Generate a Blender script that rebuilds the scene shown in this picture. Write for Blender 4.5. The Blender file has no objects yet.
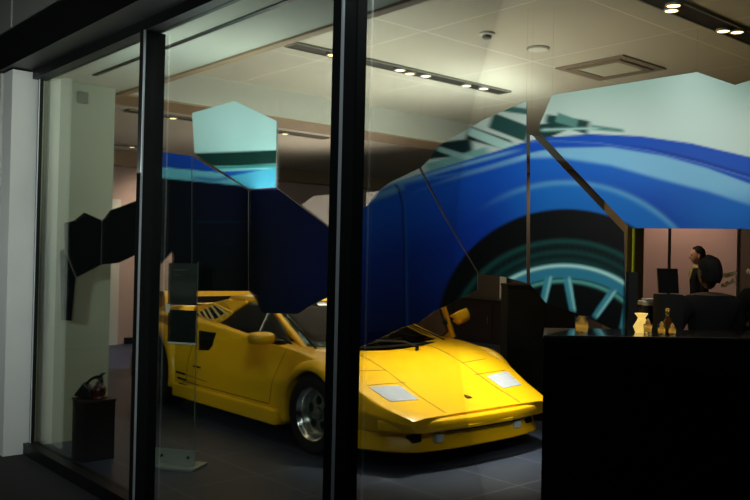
import bpy, bmesh, math, random
import numpy as np
from mathutils import Vector, Matrix
from mathutils.bvhtree import BVHTree
random.seed(4)
sc = bpy.context.scene
C = sc.collection
V = Vector
# ------------------------------------------------------------ camera
F = 826.0
CAM = V((0, -2.1, 1.45)); YAW = math.radians(49.1); PIT = 8/826.; ROL = .022
_f0 = V((-math.sin(YAW), math.cos(YAW), 0)); _r0 = V((math.cos(YAW), math.sin(YAW), 0)); _z = V((0, 0, 1))
fw = _f0*math.cos(PIT)+_z*math.sin(PIT); _u0 = _r0.cross(fw)
rt = _r0*math.cos(ROL)+_u0*math.sin(ROL); up = _u0*math.cos(ROL)-_r0*math.sin(ROL)
cd = bpy.data.cameras.new('camera'); cam = bpy.data.objects.new('camera', cd); C.objects.link(cam)
cd.sensor_width = 36; cd.lens = 36*F/750; cd.clip_start = .05
M = Matrix((rt, up, -fw)).transposed().to_4x4(); M.translation = CAM; cam.matrix_world = M
sc.camera = cam
# ------------------------------------------------------------ world, exposure
w = bpy.data.worlds.new('world'); sc.world = w; w.use_nodes = True
w.node_tree.nodes['Background'].inputs[0].default_value = (.10, .16, .15, 1)
w.node_tree.nodes['Background'].inputs[1].default_value = .03
sc.view_settings.view_transform = 'Standard'; sc.view_settings.look = 'None'
sc.view_settings.gamma = 1; sc.view_settings.use_curve_mapping = False
sc.view_settings.exposure = 0.0
# ------------------------------------------------------------ large lights
def area(name, loc, target, size, power, col, sy=None, spread=None):
    l = bpy.data.lights.new(name, 'AREA'); l.energy = power; l.color = col; l.size = size
    if sy: l.shape = 'RECTANGLE'; l.size_y = sy
    if spread: l.spread = math.radians(spread)
    o = bpy.data.objects.new(name, l); C.objects.link(o); o.location = loc
    o.rotation_euler = (V(target)-V(loc)).to_track_quat('-Z', 'Y').to_euler(); return o
def spot(name, loc, target, power, col, ang=60, blend=.6, rad=.03, parent=None):
    l = bpy.data.lights.new(name, 'SPOT'); l.energy = power; l.color = col
    l.spot_size = math.radians(ang); l.spot_blend = blend; l.shadow_soft_size = rad
    o = bpy.data.objects.new(name, l); C.objects.link(o); o.location = loc
    o.rotation_euler = (V(target)-V(loc)).to_track_quat('-Z', 'Y').to_euler(); return o
WARM = (1, .82, .58); NEUT = (1, .93, .82); COOL = (.72, .95, .90)
# unseen street-side lamp on the pillar, and a spot added to brighten the mullion beads
area('street_lamp_near', (-2.6, -3.6, 2.2), (-6.2, -.1, 1.5), .5, 14, (.9, 1, .95), spread=60)
spot('bead_glint_fill', (-1.5, -1.3, 3.5), (-3.1, -.07, 1.9), 110, (.85, .95, 1), 64, 1, .45)
# unseen fill lights, added to brighten the ceiling and the beam
area('ceiling_fill_front', (-5.0, 2.7, 1.75), (-5.3, 2.5, 3.0), 2.2, 34, (1, .97, .86))
area('ceiling_fill_window', (-4.6, .42, 1.9), (-4.6, .42, 2.75), .5, 26, (.88, 1, .92), 2.2)
area('ceiling_fill_rear', (-8.9, 4.4, 1.8), (-8.9, 3.6, 3.0), 2.0, 40, (1, .80, .66))
spot('panel_spot', (-1.1, .75, 2.62), (-2.75, 2.3, 1.95), 150, (1, 1, .97), 58, .8, .12)  # unseen spots from here on, added to brighten panels, car, visitor, counter and walls
spot('panel_spot_low', (-1.5, .45, 2.6), (-3.4, 1.9, 1.75), 60, (.95, .98, 1), 56, 1, .15)
spot('panel_spot_left', (-3.7, .40, 2.68), (-5.15, .85, 2.25), 30, (.97, 1, .98), 60, .9, .08)
area('beam_fill', (-5.3, 3.1, 1.75), (-6.5, 2.6, 2.9), 1.2, 34, (.93, 1, .90), 2.5)
spot('rear_deck_spot', (-7.7, 3.0, 2.9), (-7.8, 2.4, 1.0), 60, (1, .86, .6), 60, .9, .06)
spot('visitor_spot', (-5.95, 7.15, 2.75), (-5.25, 7.9, 1.6), 70, (1, .8, .62), 50, .9, .06)
spot('counter_spot', (-2.0, 1.75, 2.95), (-2.25, 1.75, 1.1), 70, (1, .62, .26), 36, .8, .04)
spot('hood_spot', (-4.2, 2.9, 2.9), (-4.35, 2.5, .5), 700, (1, .95, .80), 50, .9, .12)
spot('car_spot', (-5.6, 3.3, 2.9), (-6.6, 2.4, .9), 130, (1, .86, .6), 80, .9, .05)
spot('flank_spot', (-5.9, .62, 2.68), (-6.0, 1.55, .5), 9, (1, .72, .42), 85, 1, .05)
spot('wall_wash', (-6.3, 8.6, 2.9), (-6.3, 9.5, 1.2), 70, (1, .62, .50), 110, .8, .1)
spot('wall_wash_mid', (-8.9, 8.7, 2.95), (-8.9, 9.5, 2.0), 60, (1, .82, .66), 120, .8, .1)
spot('wall_wash_far', (-11.2, 8.7, 2.95), (-10.6, 9.5, 2.0), 14, (1, .82, .66), 120, .8, .1)
spot('end_wall_wash', (-11.2, 3.9, 2.9), (-12.5, 4.0, 1.2), 170, (1, .78, .62), 100, .8, .1)
spot('floor_cool', (-10.2, 2.7, 2.9), (-11.0, 2.6, 0), 220, (.55, .7, 1), 60, .9, .1)

# ------------------------------------------------------------ materials
def mat(name, col, rough=.6, metal=0, coat=0, noise=0, scale=20, emit=None, es=0, bump=0, spec=.5):
    m = bpy.data.materials.new(name); m.use_nodes = True; nt = m.node_tree; b = nt.nodes['Principled BSDF']
    b.inputs['Base Color'].default_value = (*col, 1); b.inputs['Roughness'].default_value = rough
    b.inputs['Metallic'].default_value = metal; b.inputs['Coat Weight'].default_value = coat
    b.inputs['Specular IOR Level'].default_value = spec
    if emit: b.inputs['Emission Color'].default_value = (*emit, 1); b.inputs['Emission Strength'].default_value = es
    if noise or bump:
        tc = nt.nodes.new('ShaderNodeTexCoord'); n = nt.nodes.new('ShaderNodeTexNoise'); n.inputs['Scale'].default_value = scale
        n.inputs['Detail'].default_value = 4
        nt.links.new(tc.outputs['Object'], n.inputs['Vector'])
        if noise:
            mx = nt.nodes.new('ShaderNodeMix'); mx.data_type = 'RGBA'
            mx.inputs[6].default_value = (*[c*(1-noise) for c in col], 1); mx.inputs[7].default_value = (*[min(1, c*(1+noise)) for c in col], 1)
            nt.links.new(n.outputs['Fac'], mx.inputs[0]); nt.links.new(mx.outputs[2], b.inputs['Base Color'])
        if bump:
            bp = nt.nodes.new('ShaderNodeBump'); bp.inputs['Strength'].default_value = bump
            nt.links.new(n.outputs['Fac'], bp.inputs['Height']); nt.links.new(bp.outputs['Normal'], b.inputs['Normal'])
    return m
def gridmat(name, col, line, rough, sx, sy, ox, oy, wd, noise=.1, axes='XY', coat=0):
    m = mat(name, col, rough, coat=coat); nt = m.node_tree; b = nt.nodes['Principled BSDF']; L = nt.links.new
    g = nt.nodes.new('ShaderNodeNewGeometry'); s = nt.nodes.new('ShaderNodeSeparateXYZ'); L(g.outputs['Position'], s.inputs[0])
    outs = []
    for ax, sp, of in ((axes[0], sx, ox), (axes[1], sy, oy)):
        a = nt.nodes.new('ShaderNodeMath'); a.operation = 'SUBTRACT'; L(s.outputs[ax], a.inputs[0]); a.inputs[1].default_value = of
        p = nt.nodes.new('ShaderNodeMath'); p.operation = 'PINGPONG'; L(a.outputs[0], p.inputs[0]); p.inputs[1].default_value = sp/2
        c = nt.nodes.new('ShaderNodeMath'); c.operation = 'LESS_THAN'; L(p.outputs[0], c.inputs[0]); c.inputs[1].default_value = wd/2
        outs.append(c)
    mx = nt.nodes.new('ShaderNodeMath'); mx.operation = 'MAXIMUM'; L(outs[0].outputs[0], mx.inputs[0]); L(outs[1].outputs[0], mx.inputs[1])
    n = nt.nodes.new('ShaderNodeTexNoise'); n.inputs['Scale'].default_value = 3; n.inputs['Detail'].default_value = 6; L(g.outputs['Position'], n.inputs['Vector'])
    m1 = nt.nodes.new('ShaderNodeMix'); m1.data_type = 'RGBA'; m1.inputs[6].default_value = (*[c*(1-noise) for c in col], 1); m1.inputs[7].default_value = (*[c*(1+noise) for c in col], 1)
    L(n.outputs['Fac'], m1.inputs[0])
    m2 = nt.nodes.new('ShaderNodeMix'); m2.data_type = 'RGBA'; m2.inputs[7].default_value = (*line, 1)
    L(mx.outputs[0], m2.inputs[0]); L(m1.outputs[2], m2.inputs[6]); L(m2.outputs[2], b.inputs['Base Color'])
    return m
def glassmat(name, tint, refl=1.0, rough=0):
    m = bpy.data.materials.new(name); m.use_nodes = True; nt = m.node_tree; nt.nodes.clear(); L = nt.links.new
    o = nt.nodes.new('ShaderNodeOutputMaterial'); t = nt.nodes.new('ShaderNodeBsdfTransparent'); g = nt.nodes.new('ShaderNodeBsdfGlossy')
    t.inputs[0].default_value = (*tint, 1); g.inputs['Roughness'].default_value = rough
    fr = nt.nodes.new('ShaderNodeFresnel'); fr.inputs[0].default_value = 1.45
    ml = nt.nodes.new('ShaderNodeMath'); ml.operation = 'MULTIPLY'; ml.inputs[1].default_value = refl; L(fr.outputs[0], ml.inputs[0])
    mx = nt.nodes.new('ShaderNodeMixShader'); L(ml.outputs[0], mx.inputs[0]); L(t.outputs[0], mx.inputs[1]); L(g.outputs[0], mx.inputs[2]); L(mx.outputs[0], o.inputs[0])
    return m
black = mat('black_paint', (.004, .004, .004), .4, spec=.25)
mblack = mat('matt_black', (.004, .004, .004), .8, noise=.2, spec=.2)
frame = mat('dark_frame_metal', (.005, .0055, .006), .45, .0, spec=.25)
beadm = mat('polished_bead', (.70, .74, .76), .28, .55)
chrome = mat('chrome', (.75, .77, .78), .15, 1)
alu = mat('brushed_aluminium', (.42, .44, .42), .4, .6, noise=.1)
yellow = mat('yellow_car_paint', (.95, .52, .004), .30, coat=.45, noise=.02, scale=3)
rubber = mat('tyre_rubber', (.008, .008, .008), .75, noise=.3, scale=60)
rimm = mat('wheel_silver', (.30, .32, .30), .25, .9, noise=.1)
seam = mat('seam_shadow_gap', (.02, .012, .002), .8)
cglass = glassmat('car_glass', (.10, .13, .11), 1.0)
pane_m = glassmat('window_glass', (.93, .965, .93), .45)
clear_m = glassmat('clear_glass', (.93, .97, .95), .8)
lensm = mat('clear_lamp_lens', (.50, .52, .62), .15, coat=.5, noise=.15, scale=60)
amber = mat('amber_lens', (.95, .45, .02), .3)
lampm = mat('lamp_glow', (1, .8, .5), .5, emit=(1, .55, .20), es=8)
white = mat('white_paint', (.62, .62, .58), .6, noise=.04)
ceilm = gridmat('ceiling_tiles', (.50, .48, .42), (.68, .67, .60), .85, 1.2, 1.2, -4.1, 1.85, .012, .05)
soffm = mat('plaster_soffit', (.46, .47, .42), .85, noise=.05)
floorm = gridmat('slate_floor_tiles', (.032, .040, .072), (.12, .135, .175), .42, .6, .6, -3.42, 2.13, .010, .35)
wallm = mat('brown_wall', (.10, .072, .05), .8, noise=.08, scale=2)
pinkm = mat('rose_wall', (.50, .37, .33), .8, noise=.05, scale=2)
brownt = mat('brown_trim', (.30, .205, .125), .6, noise=.05)
stone = mat('light_stone', (.52, .52, .50), .6, noise=.06, scale=5, bump=.05)
clad = mat('grey_cladding', (.16, .16, .145), .5, noise=.08, scale=3)
stubm = mat('plaster_wall_green_white', (.33, .35, .28), .8, noise=.05)
pavem = gridmat('dark_paving', (.008, .008, .008), (.003, .003, .003), .9, .5, .5, 0, 0, .01, .4)
gold = mat('gold_glass', (.85, .52, .12), .15, .8)
amberm = mat('amber_glow_glass', (.85, .52, .12), .2, .3, emit=(1, .5, .08), es=.22)  # emission added so the drinks glow; no lamp in the tumblers
darkred = mat('dark_red_glaze', (.035, .003, .003), .2, coat=.5)

# ------------------------------------------------------------ mesh helpers
def lk(name, me, m=None, parent=None):
    o = bpy.data.objects.new(name, me); C.objects.link(o)
    if m is not None:
        for k in (m if isinstance(m, (list, tuple)) else [m]): me.materials.append(k)
    if parent: o.parent = parent
    return o
def fromb(name, bm, m, parent=None, smooth=False):
    bmesh.ops.recalc_face_normals(bm, faces=bm.faces)
    me = bpy.data.meshes.new(name); bm.to_mesh(me); bm.free()
    if smooth:
        for p in me.polygons: p.use_smooth = True
    return lk(name, me, m, parent)
def tag(o, label=None, cat=None, group=None, kind=None):
    if label: o['label'] = label
    if cat: o['category'] = cat
    if group: o['group'] = group
    if kind: o['kind'] = kind
    return o
def empty(name, loc, label, cat, group=None, rz=0):
    o = bpy.data.objects.new(name, None); C.objects.link(o); o.location = loc; o.rotation_euler = (0, 0, rz); o.empty_display_size = .1
    return tag(o, label, cat, group)
def bbox(bm, x0, x1, y0, y1, z0, z1, bev=0, mtx=None):
    vs = [bm.verts.new(V((x, y, z)) if mtx is None else mtx @ V((x, y, z))) for x in (x0, x1) for y in (y0, y1) for z in (z0, z1)]
    fs = [bm.faces.new([vs[i] for i in q]) for q in ((0, 1, 3, 2), (4, 6, 7, 5), (0, 4, 5, 1), (2, 3, 7, 6), (0, 2, 6, 4), (1, 5, 7, 3))]
    if bev:
        es = list({e for f in fs for e in f.edges}); bmesh.ops.recalc_face_normals(bm, faces=fs)
        bmesh.ops.bevel(bm, geom=es, offset=bev, segments=2, affect='EDGES', profile=.5)
def box(name, x0, x1, y0, y1, z0, z1, m, parent=None, bev=0):
    bm = bmesh.new(); bbox(bm, x0, x1, y0, y1, z0, z1, bev); return fromb(name, bm, m, parent)
def struct(name, x0, x1, y0, y1, z0, z1, m, bev=0, parent=None):
    o = box(name, x0, x1, y0, y1, z0, z1, m, parent, bev)
    if not parent: o['kind'] = 'structure'
    return o
def prism(bm, pts, n, t):          # polygon (3D points) pushed by thickness t along n
    n = V(n).normalized(); a = [bm.verts.new(V(p)) for p in pts]; b = [bm.verts.new(V(p)+n*t) for p in pts]
    bm.faces.new(a); bm.faces.new(b[::-1]); k = len(a)
    for i in range(k): bm.faces.new((a[i], b[i], b[(i+1) % k], a[(i+1) % k]))
def lathe(bm, prof, mtx=None, n=32, cap=True):
    mtx = mtx or Matrix.Identity(4); rings = []
    for (r_, z_) in prof:
        rings.append([bm.verts.new(mtx @ V((r_*math.cos(2*math.pi*i/n), r_*math.sin(2*math.pi*i/n), z_))) for i in range(n)])
    for a, b in zip(rings, rings[1:]):
        for i in range(n): bm.faces.new((a[i], a[(i+1) % n], b[(i+1) % n], b[i]))
    if cap:
        if prof[0][0] > 0: bm.faces.new(rings[0][::-1])
        if prof[-1][0] > 0: bm.faces.new(rings[-1])
def tube(bm, pts, r_, n=8, closed=False):
    pts = [V(p) for p in pts]; rings = []; N = len(pts)
    for i, p in enumerate(pts):
        if closed: d = pts[(i+1) % N]-pts[i-1]
        else: d = pts[min(i+1, N-1)]-pts[max(i-1, 0)]
        q = d.to_track_quat('Z', 'Y'); rr = r_[i] if isinstance(r_, (list, tuple)) else r_
        rings.append([bm.verts.new(p+q @ V((rr*math.cos(2*math.pi*k/n), rr*math.sin(2*math.pi*k/n), 0))) for k in range(n)])
    for a, b in (zip(rings, rings[1:]+rings[:1]) if closed else zip(rings, rings[1:])):
        for k in range(n): bm.faces.new((a[k], a[(k+1) % n], b[(k+1) % n], b[k]))
    if not closed: bm.faces.new(rings[0][::-1]); bm.faces.new(rings[-1])
def strip(bm, a, b, wn, w_, t):    # flat bar from a to b, width w_ along wn, thickness t
    a = V(a); b = V(b); d = (b-a).normalized(); wn = V(wn); wn = (wn-d*wn.dot(d)).normalized(); n = d.cross(wn)
    prism(bm, [a-wn*w_/2-n*t/2, b-wn*w_/2-n*t/2, b+wn*w_/2-n*t/2, a+wn*w_/2-n*t/2], n, t)
def apply_mods(o):
    dg = bpy.context.evaluated_depsgraph_get(); dg.update()
    me = bpy.data.meshes.new_from_object(o.evaluated_get(dg)); old = o.data; o.modifiers.clear(); o.data = me; bpy.data.meshes.remove(old)
def ray(px, py): return (fw+rt*(px-375)/F+up*(250-py)/F).normalized()
def U(px, py, ax, v):
    d = ray(px, py); return CAM+d*((v-CAM[ax])/d[ax])

# ------------------------------------------------------------ room shell
struct('floor', -12.6, 3, 0.0, 9.6, -.1, 0, floorm)
tag(box('pavement', -12.6, 6, -9, -.001, -.12, -.03, pavem), 'dark paving slabs outside the shop window', 'pavement', kind='structure')
struct('ceiling', -12.6, 3, .745, 9.6, 3.02, 3.12, ceilm)
struct('ceiling_front', -12.6, 3, 0.0, .70, 2.75, 3.12, soffm)
struct('trim_1', -12.6, 3, .70, .76, 2.735, 3.02, brownt)                 # brown edge of the front soffit
box_b = struct('trim_2', -6.95, -6.5, .76, 9.5, 2.76, 3.02, soffm)      # downstand beam
struct('trim_3', -6.95, -6.5, .76, 9.5, 2.745, 2.76, brownt)
struct('trim_4', -12.5, -12.2, .76, 9.5, 2.80, 3.02, brownt)
struct('wall_back', -12.6, 3, 9.5, 9.6, 0, 3.02, wallm)
struct('wall_left', -12.6, -12.5, 0, 9.5, 0, 3.02, pinkm)
struct('wall_right', 3, 3.1, 0, 9.6, 0, 3.12, wallm)
struct('wall_front_left', -12.6, -6.45, -.05, 0, 0, 3.12, wallm)
struct('wall_stub', -6.45, -6.3, 0, .60, 0, 2.75, stubm)
struct('trim_5', -5.95, -3.15, .27, .30, 2.742, 2.7505, black)              # dark slot in the soffit
struct('trim_6', -7.02, -5.50, 9.46, 9.5, 0, 2.9, pinkm)                    # pale rose wall panel far behind
struct('trim_7', -6.55, -6.51, 9.44, 9.46, 0, 2.9, black)
struct('baseboard_back', -12.5, 3, 9.46, 9.5, 0, .12, black)
struct('baseboard_left', -12.5, -12.46, 3.5, 4.54, 0, .10, black)
struct('trim_23', -12.5, -12.44, 4.55, 9.44, 0, 1.42, mat('added_dark_backing', (.012, .009, .007), .6))  # dark slab added to darken the background behind the car
d1 = struct('door_1', -12.5, -12.46, 2.3, 3.18, 0, 2.2, black)
struct('trim_8', -12.5, -12.42, 3.18, 3.36, 0, 2.28, white)
struct('trim_9', -12.5, -12.43, 2.2, 3.18, 2.2, 2.28, white)
struct('trim_20', -6.3, -6.285, .09, .165, 0, 2.75, mat('jamb_light', (.62, .64, .58), .6))
struct('trim_21', -6.3, -6.29, .0, .055, 0, 2.75, stubm)
o = box('light_switch_plate', -6.3, -6.288, .30, .38, 2.59, 2.68, mat('grey_plate', (.17, .18, .14), .6), None, .003)
tag(o, 'square grey sensor plate high on the short wall by the window', 'wall plate')
# exterior
struct('wall_exterior_pillar', -6.42, -6.2, -.21, 0, -.03, 2.75, stone)
struct('wall_exterior_cladding', -9.5, -6.44, -.22, -.05, -.03, 3.05, clad)
struct('trim_10', -6.44, -6.42, -.225, -.05, -.03, 2.75, mat('joint_light', (.45, .45, .42), .5))
struct('trim_11', -9.5, 3, -.25, 0.0, 2.76, 3.02, black)                   # black fascia
struct('wall_exterior_upper', -6.08, 3, -.26, 0, 3.02, 5, clad)
struct('wall_exterior_upper_left', -9.5, -6.10, -.26, 0, 3.02, 5, clad)
struct('trim_22', -6.10, -6.08, -.265, 0, 3.02, 5, mat('joint_light_upper', (.35, .35, .33), .5))
# window frame and panes
XM = [-6.183, -4.385, -2.60, -.88, .87]
tag(box('window_frame', -6.2, 3, -.07, .03, 2.70, 2.76, frame), kind='structure').name = 'trim_12'
struct('trim_13', -6.2, 3, -.07, .03, -.03, .05, frame)
for i, x in enumerate(XM):
    hw = .034 if i else .015
    m_ = struct('trim_%d' % (14+i), x-hw, x+hw, -.07 if i else -.03, .055 if i else .0, .05, 2.70, frame, .003)
    # polished edge bead on the outer corner of the mullion
    struct('edge_bead', x+hw-.005, x+hw+.004, -.076 if i else -.034, -.066 if i else -.028, .05, 2.70, beadm, parent=m_)
    if i < 4:
        wn = struct('window_%d' % (i+1), x+hw, XM[i+1]-hw, -.004, .004, .05, 2.70, pane_m)

# ------------------------------------------------------------ ceiling fixtures
def track(x, y0, y1, lamps, label, zc=3.02):
    t = empty('recessed_light_track', (x, (y0+y1)/2, zc-.012), label, 'ceiling light', 'recessed spotlight tracks')
    hw = .075; L = (y1-y0)/2
    bm = bmesh.new(); bbox(bm, -hw, hw, -L, L, 0, .012); fromb('channel', bm, mat('track_dark', (.018, .018, .016), .6), t)
    bm = bmesh.new()
    for s in (-1, 1): bbox(bm, s*hw-.006, s*hw+.006, -L, L, -.006, .010)
    for s in (-1, 1): bbox(bm, -hw, hw, s*L-.006, s*L+.006, -.006, .010)
    fromb('rim_frame', bm, mat('track_rim', (.22, .21, .17), .6), t)
    for (ly, lx, pw) in lamps:
        bm = bmesh.new(); lathe(bm, [(.046, 0), (.050, -.016), (.040, -.018), (.038, -.006)], Matrix.Translation((lx, ly-(y0+y1)/2, 0)), 20, cap=False)
        h = fromb('lamp_housing', bm, alu, t, True)
        bm = bmesh.new(); lathe(bm, [(.0, -.010), (.038, -.010), (.038, -.014), (0, -.016)], Matrix.Translation((lx, ly-(y0+y1)/2, 0)), 20, cap=False)
        fromb('bulb', bm, lampm, h, True)
        if pw: spot('lamp_beam', (x+lx, ly, zc-.07), (x+lx, ly, 0), pw, WARM, 70, .7, .03)
def yat(px, py, x=-5.02): return U(px, py, 2, 3.0)[1]
track(-5.02, 1.38, 3.80, [(yat(334, 54), .02, 22), (yat(402, 69), .02, 22), (yat(414, 72), -.01, 0), (yat(425, 75.5), .02, 0), (yat(470, 84.5), .0, 22), (yat(479, 89), .03, 0)], 'long black recessed ceiling track with warm lamps above the yellow car')
track(-2.60, 1.0, 4.6, [(yat(677, 4), .03, 20), (yat(684, 7), -.03, 0), (yat(735, 28), -.02, 20), (yat(729, 33), .03, 0)], 'black recessed ceiling track with warm lamps at the top right corner')
track(-8.66, 3.45, 4.5, [(3.85, .0, 14)], 'short recessed ceiling track beyond the beam, right of the pale hexagon panel')
track(-8.66, 1.75, 2.65, [(2.3, .0, 14)], 'short recessed ceiling track beyond the beam, left of the pale hexagon panel')
track(-11.5, 2.5, 3.6, [(3.1, .0, 14)], 'farthest recessed ceiling track, seen between the first two mullions')
# vent
vt = empty('ceiling_vent', (-3.79, 3.645, 3.02), 'square brown framed air vent in the ceiling tiles', 'ceiling vent')
bm = bmesh.new()
for (a, b, zz) in ((.31, .25, -.012), (.235, .19, -.020)):
    for s in (-1, 1):
        bbox(bm, min(s*a, s*b), max(s*a, s*b), -a, a, zz, 0); bbox(bm, -b, b, min(s*a, s*b), max(s*a, s*b), zz, 0)
fromb('vent_frame', bm, mat('vent_brown', (.24, .19, .14), .6), vt)
box('center_panel', -.185, .185, -.185, .185, -.016, -.001, mat('vent_pale', (.5, .5, .42), .7), vt, .004)
p = U(538, 48, 2, 3.02)
sp = empty('ceiling_speaker', p, 'round white flush speaker in the ceiling left of the vent', 'speaker')
bm = bmesh.new(); lathe(bm, [(.085, 0), (.085, -.008), (.072, -.012)], None, 32); fromb('rim', bm, mat('speaker_rim', (.28, .27, .22), .6), sp, False)
bm = bmesh.new(); lathe(bm, [(.070, -.011), (.070, -.015), (.02, -.018)], None, 32); fromb('grille', bm, white, sp)
p = U(487, 33, 2, 3.02)
sd = empty('smoke_detector', p, 'small white round smoke detector on the ceiling above the car', 'smoke detector')
bm = bmesh.new(); lathe(bm, [(.055, 0), (.055, -.012), (.045, -.018)], None, 28); fromb('base', bm, white, sd)
bm = bmesh.new(); lathe(bm, [(.030, -.017), (.034, -.030), (.028, -.040), (.01, -.043)], None, 24); fromb('sensor_head', bm, mat('sensor_grey', (.2, .2, .18), .5), sd, True)

# ------------------------------------------------------------ printed graphic panels (a big photo print cut into facets, on a diagonal line)
L0 = V((-6.2, .2, 0)); PD = V((4.05, 2.39, 0)).normalized(); PN = V((-PD.y, PD.x, 0))
def onplane(px, py):
    d = ray(px, py); t = (L0-CAM).dot(PN)/d.dot(PN); q = CAM+d*t; return ((q-L0).dot(PD), q.z)
def sm(a, b, x):
    t = np.clip((x-a)/(b-a), 0, 1); return t*t*(3-2*t)
def lay(c, col, m): return c*(1-m[..., None])+np.array(col)[None]*m[..., None]
def s2l(c): return tuple((x/255.)**2.2 for x in c)
def ell(x, y, cx, cy, rx, ry): return np.sqrt(((x-cx)/rx)**2+((y-cy)/ry)**2)
def art_right(x, y):
    c = np.zeros((len(x), 3))+np.array(s2l((198, 214, 208)))
    c = lay(c, s2l((160, 190, 182)), 1-sm(70, 135, y)); c = lay(c, s2l((205, 228, 225)), (sm(640, 690, x)*(1-sm(690, 745, x)))*.6)
    # dark glimpses of the cabin and the wing mirror
    def stripe(x0, y0, x1, y1, w0, w1, col, a=1):
        nonlocal c
        dx, dy = x1-x0, y1-y0; L = math.hypot(dx, dy); t = ((x-x0)*dx+(y-y0)*dy)/L/L; dd = np.abs((x-x0)*dy-(y-y0)*dx)/L
        wv = w0+(w1-w0)*np.clip(t, 0, 1); mk = (1-sm(wv-1.2, wv+1.2, dd))*(sm(-.06, .10, t))*(1-sm(.88, 1.06, t)); c = lay(c, s2l(col), mk*a)
    stripe(424, 152, 474, 146, 8, 8, (22, 48, 48)); stripe(466, 132, 512, 146, 7, 5, (14, 36, 38))
    stripe(425, 170, 490, 150, 6, 4, (120, 170, 168)); stripe(436, 148, 500, 168, 2.5, 3, (150, 190, 188))
    stripe(490, 120, 530, 135, 8, 8, (40, 76, 74)); stripe(500, 108, 530, 112, 3, 3, (60, 100, 98)); stripe(466, 130, 532, 156, 4, 5, (175, 212, 206))
    stripe(536, 134, 575, 122, 9, 4, (28, 60, 58)); stripe(545, 118, 590, 128, 4, 7, (30, 66, 62)); stripe(556, 117, 578, 124, 5, 4, (90, 135, 130))
    stripe(590, 127, 625, 131, 2.5, 1.5, (90, 135, 130)); stripe(540, 130, 600, 128, 1.3, 1, (160, 200, 195))
    # fender
    T = np.interp(x, [340, 375, 392, 420, 460, 500, 528, 550, 590, 640, 690, 750, 770], [206, 193, 183, 174, 162, 150, 141, 137, 134, 136, 143, 157, 162])
    fend = sm(-1, 1, y-T)
    blue = np.zeros_like(c)+np.array(s2l((20, 78, 185)))
    g = np.clip((y-T)/95., 0, 1)
    blue = lay(blue, s2l((10, 52, 150)), sm(.1, .9, g))
    lx = 1-sm(380, 520, x); blue = lay(blue, s2l((8, 36, 110)), lx*sm(20, 120, y-T)); blue = lay(blue, s2l((5, 20, 66)), lx*sm(90, 170, y-T))
    # streak lights
    def curve(xs, ys, w_up, w_dn, col, a=1, x0=None, x1=None):
        nonlocal blue
        Y = np.interp(x, xs, ys); d = y-Y; mk = sm(-w_up, 0, d)*(1-sm(0, w_dn, d)) * a
        if x0 is not None: mk = mk*sm(x0[0], x0[1], x)
        if x1 is not None: mk = mk*(1-sm(x1[0], x1[1], x))
        blue = lay(blue, s2l(col), mk)
    curve([380, 430, 480, 528, 556, 610, 664, 707, 750, 770], [197, 184, 170, 158, 153, 156, 167, 179, 196, 205], 1.5, 60, (30, 120, 215), .45, (480, 560))
    # wide pale band
    up_ = np.interp(x, [380, 440, 490, 530, 556, 610, 664, 707, 750, 770], [205, 181, 165, 153, 148, 147, 156, 168, 184, 191])
    lo_ = np.interp(x, [380, 440, 490, 530, 556, 610, 664, 707, 750, 770], [206, 183, 169, 158, 157, 165, 180, 191, 205, 212])
    mk = sm(-1.5, 1.5, y-up_)*(1-sm(-3, 3, y-lo_))*sm(380, 560, x); blue = lay(blue, s2l((128, 185, 222)), mk*.95)
    curve([392, 420, 450, 480, 510, 530], [184, 177, 168, 160, 152, 148], 3, 4, (120, 175, 215), .8, None, (500, 530))
    curve([340, 375, 392, 402], [210, 196, 190, 186], 6, 8, (110, 165, 200), .8, None, (398, 408))
    curve([400, 420, 450, 480, 520], [186, 180, 175, 168, 158], 2, 3, (70, 130, 200), .6, None, (500, 530))
    curve([528, 560, 600, 650, 700, 760], [142, 141, 143, 151, 163, 181], 1.2, 2, (80, 120, 200), .7)
    curve([528, 560, 600, 650, 700, 760], [140, 139, 141, 149, 161, 179], 3, 2, (8, 30, 110), .6, (600, 680))
    # light lip round the arch
    e2 = ell(x, y, 566, 330, 150, 147); mk = np.exp(-((e2-1)/.02)**2)*sm(470, 560, x); blue = lay(blue, s2l((110, 180, 215)), mk*.6)
    mk = (1-sm(.97, 1.03, e2))*sm(480, 560, x); blue = lay(blue, s2l((28, 120, 200)), mk*.55)
    mk = sm(640, 720, x)*sm(185, 215, y); blue = lay(blue, s2l((20, 105, 190)), mk*.6)
    c = c*(1-fend[:, None])+blue*fend[:, None]
    # panel gap (door edge) line
    X = np.interp(y, [181, 190, 205, 240, 330], [392, 398, 401.5, 403, 404]); mk = np.exp(-((x-X-1)/1.0)**2)*sm(182, 186, y); c = lay(c, s2l((3, 12, 40)), mk); mk = np.exp(-((x-X-3)/1.0)**2)*sm(182, 186, y); c = lay(c, s2l((40, 100, 180)), mk*.6)
    # wheel arch, tyre, rim
    e = ell(x, y, 566, 330, 129, 121); arch = 1-sm(.985, 1.015, e); arch = arch*(1-sm(0, 1, 0*x)); c = lay(c, s2l((4, 7, 9)), arch)
    ty = ell(x, y, 564, 345, 116, 106); c = lay(c, s2l((12, 34, 34)), arch*(1-sm(.97, 1.03, ty)))
    for r_, a in ((.98, .5), (.88, .35), (.80, .3)): c = lay(c, s2l((34, 84, 80)), arch*a*np.exp(-((ty-r_)/.022)**2))
    lt = np.exp(-((ty-.925)/.02)**2)*(np.sin(x*1.1)*.5+.5); c = lay(c, s2l((4, 14, 14)), arch*lt*.6)
    rm = ell(x, y, 564, 338, 95, 75); c = lay(c, s2l((48, 120, 150)), 1-sm(.985, 1.01, rm)); c = lay(c, s2l((175, 222, 215)), np.exp(-((rm-.965)/.022)**2))
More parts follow.
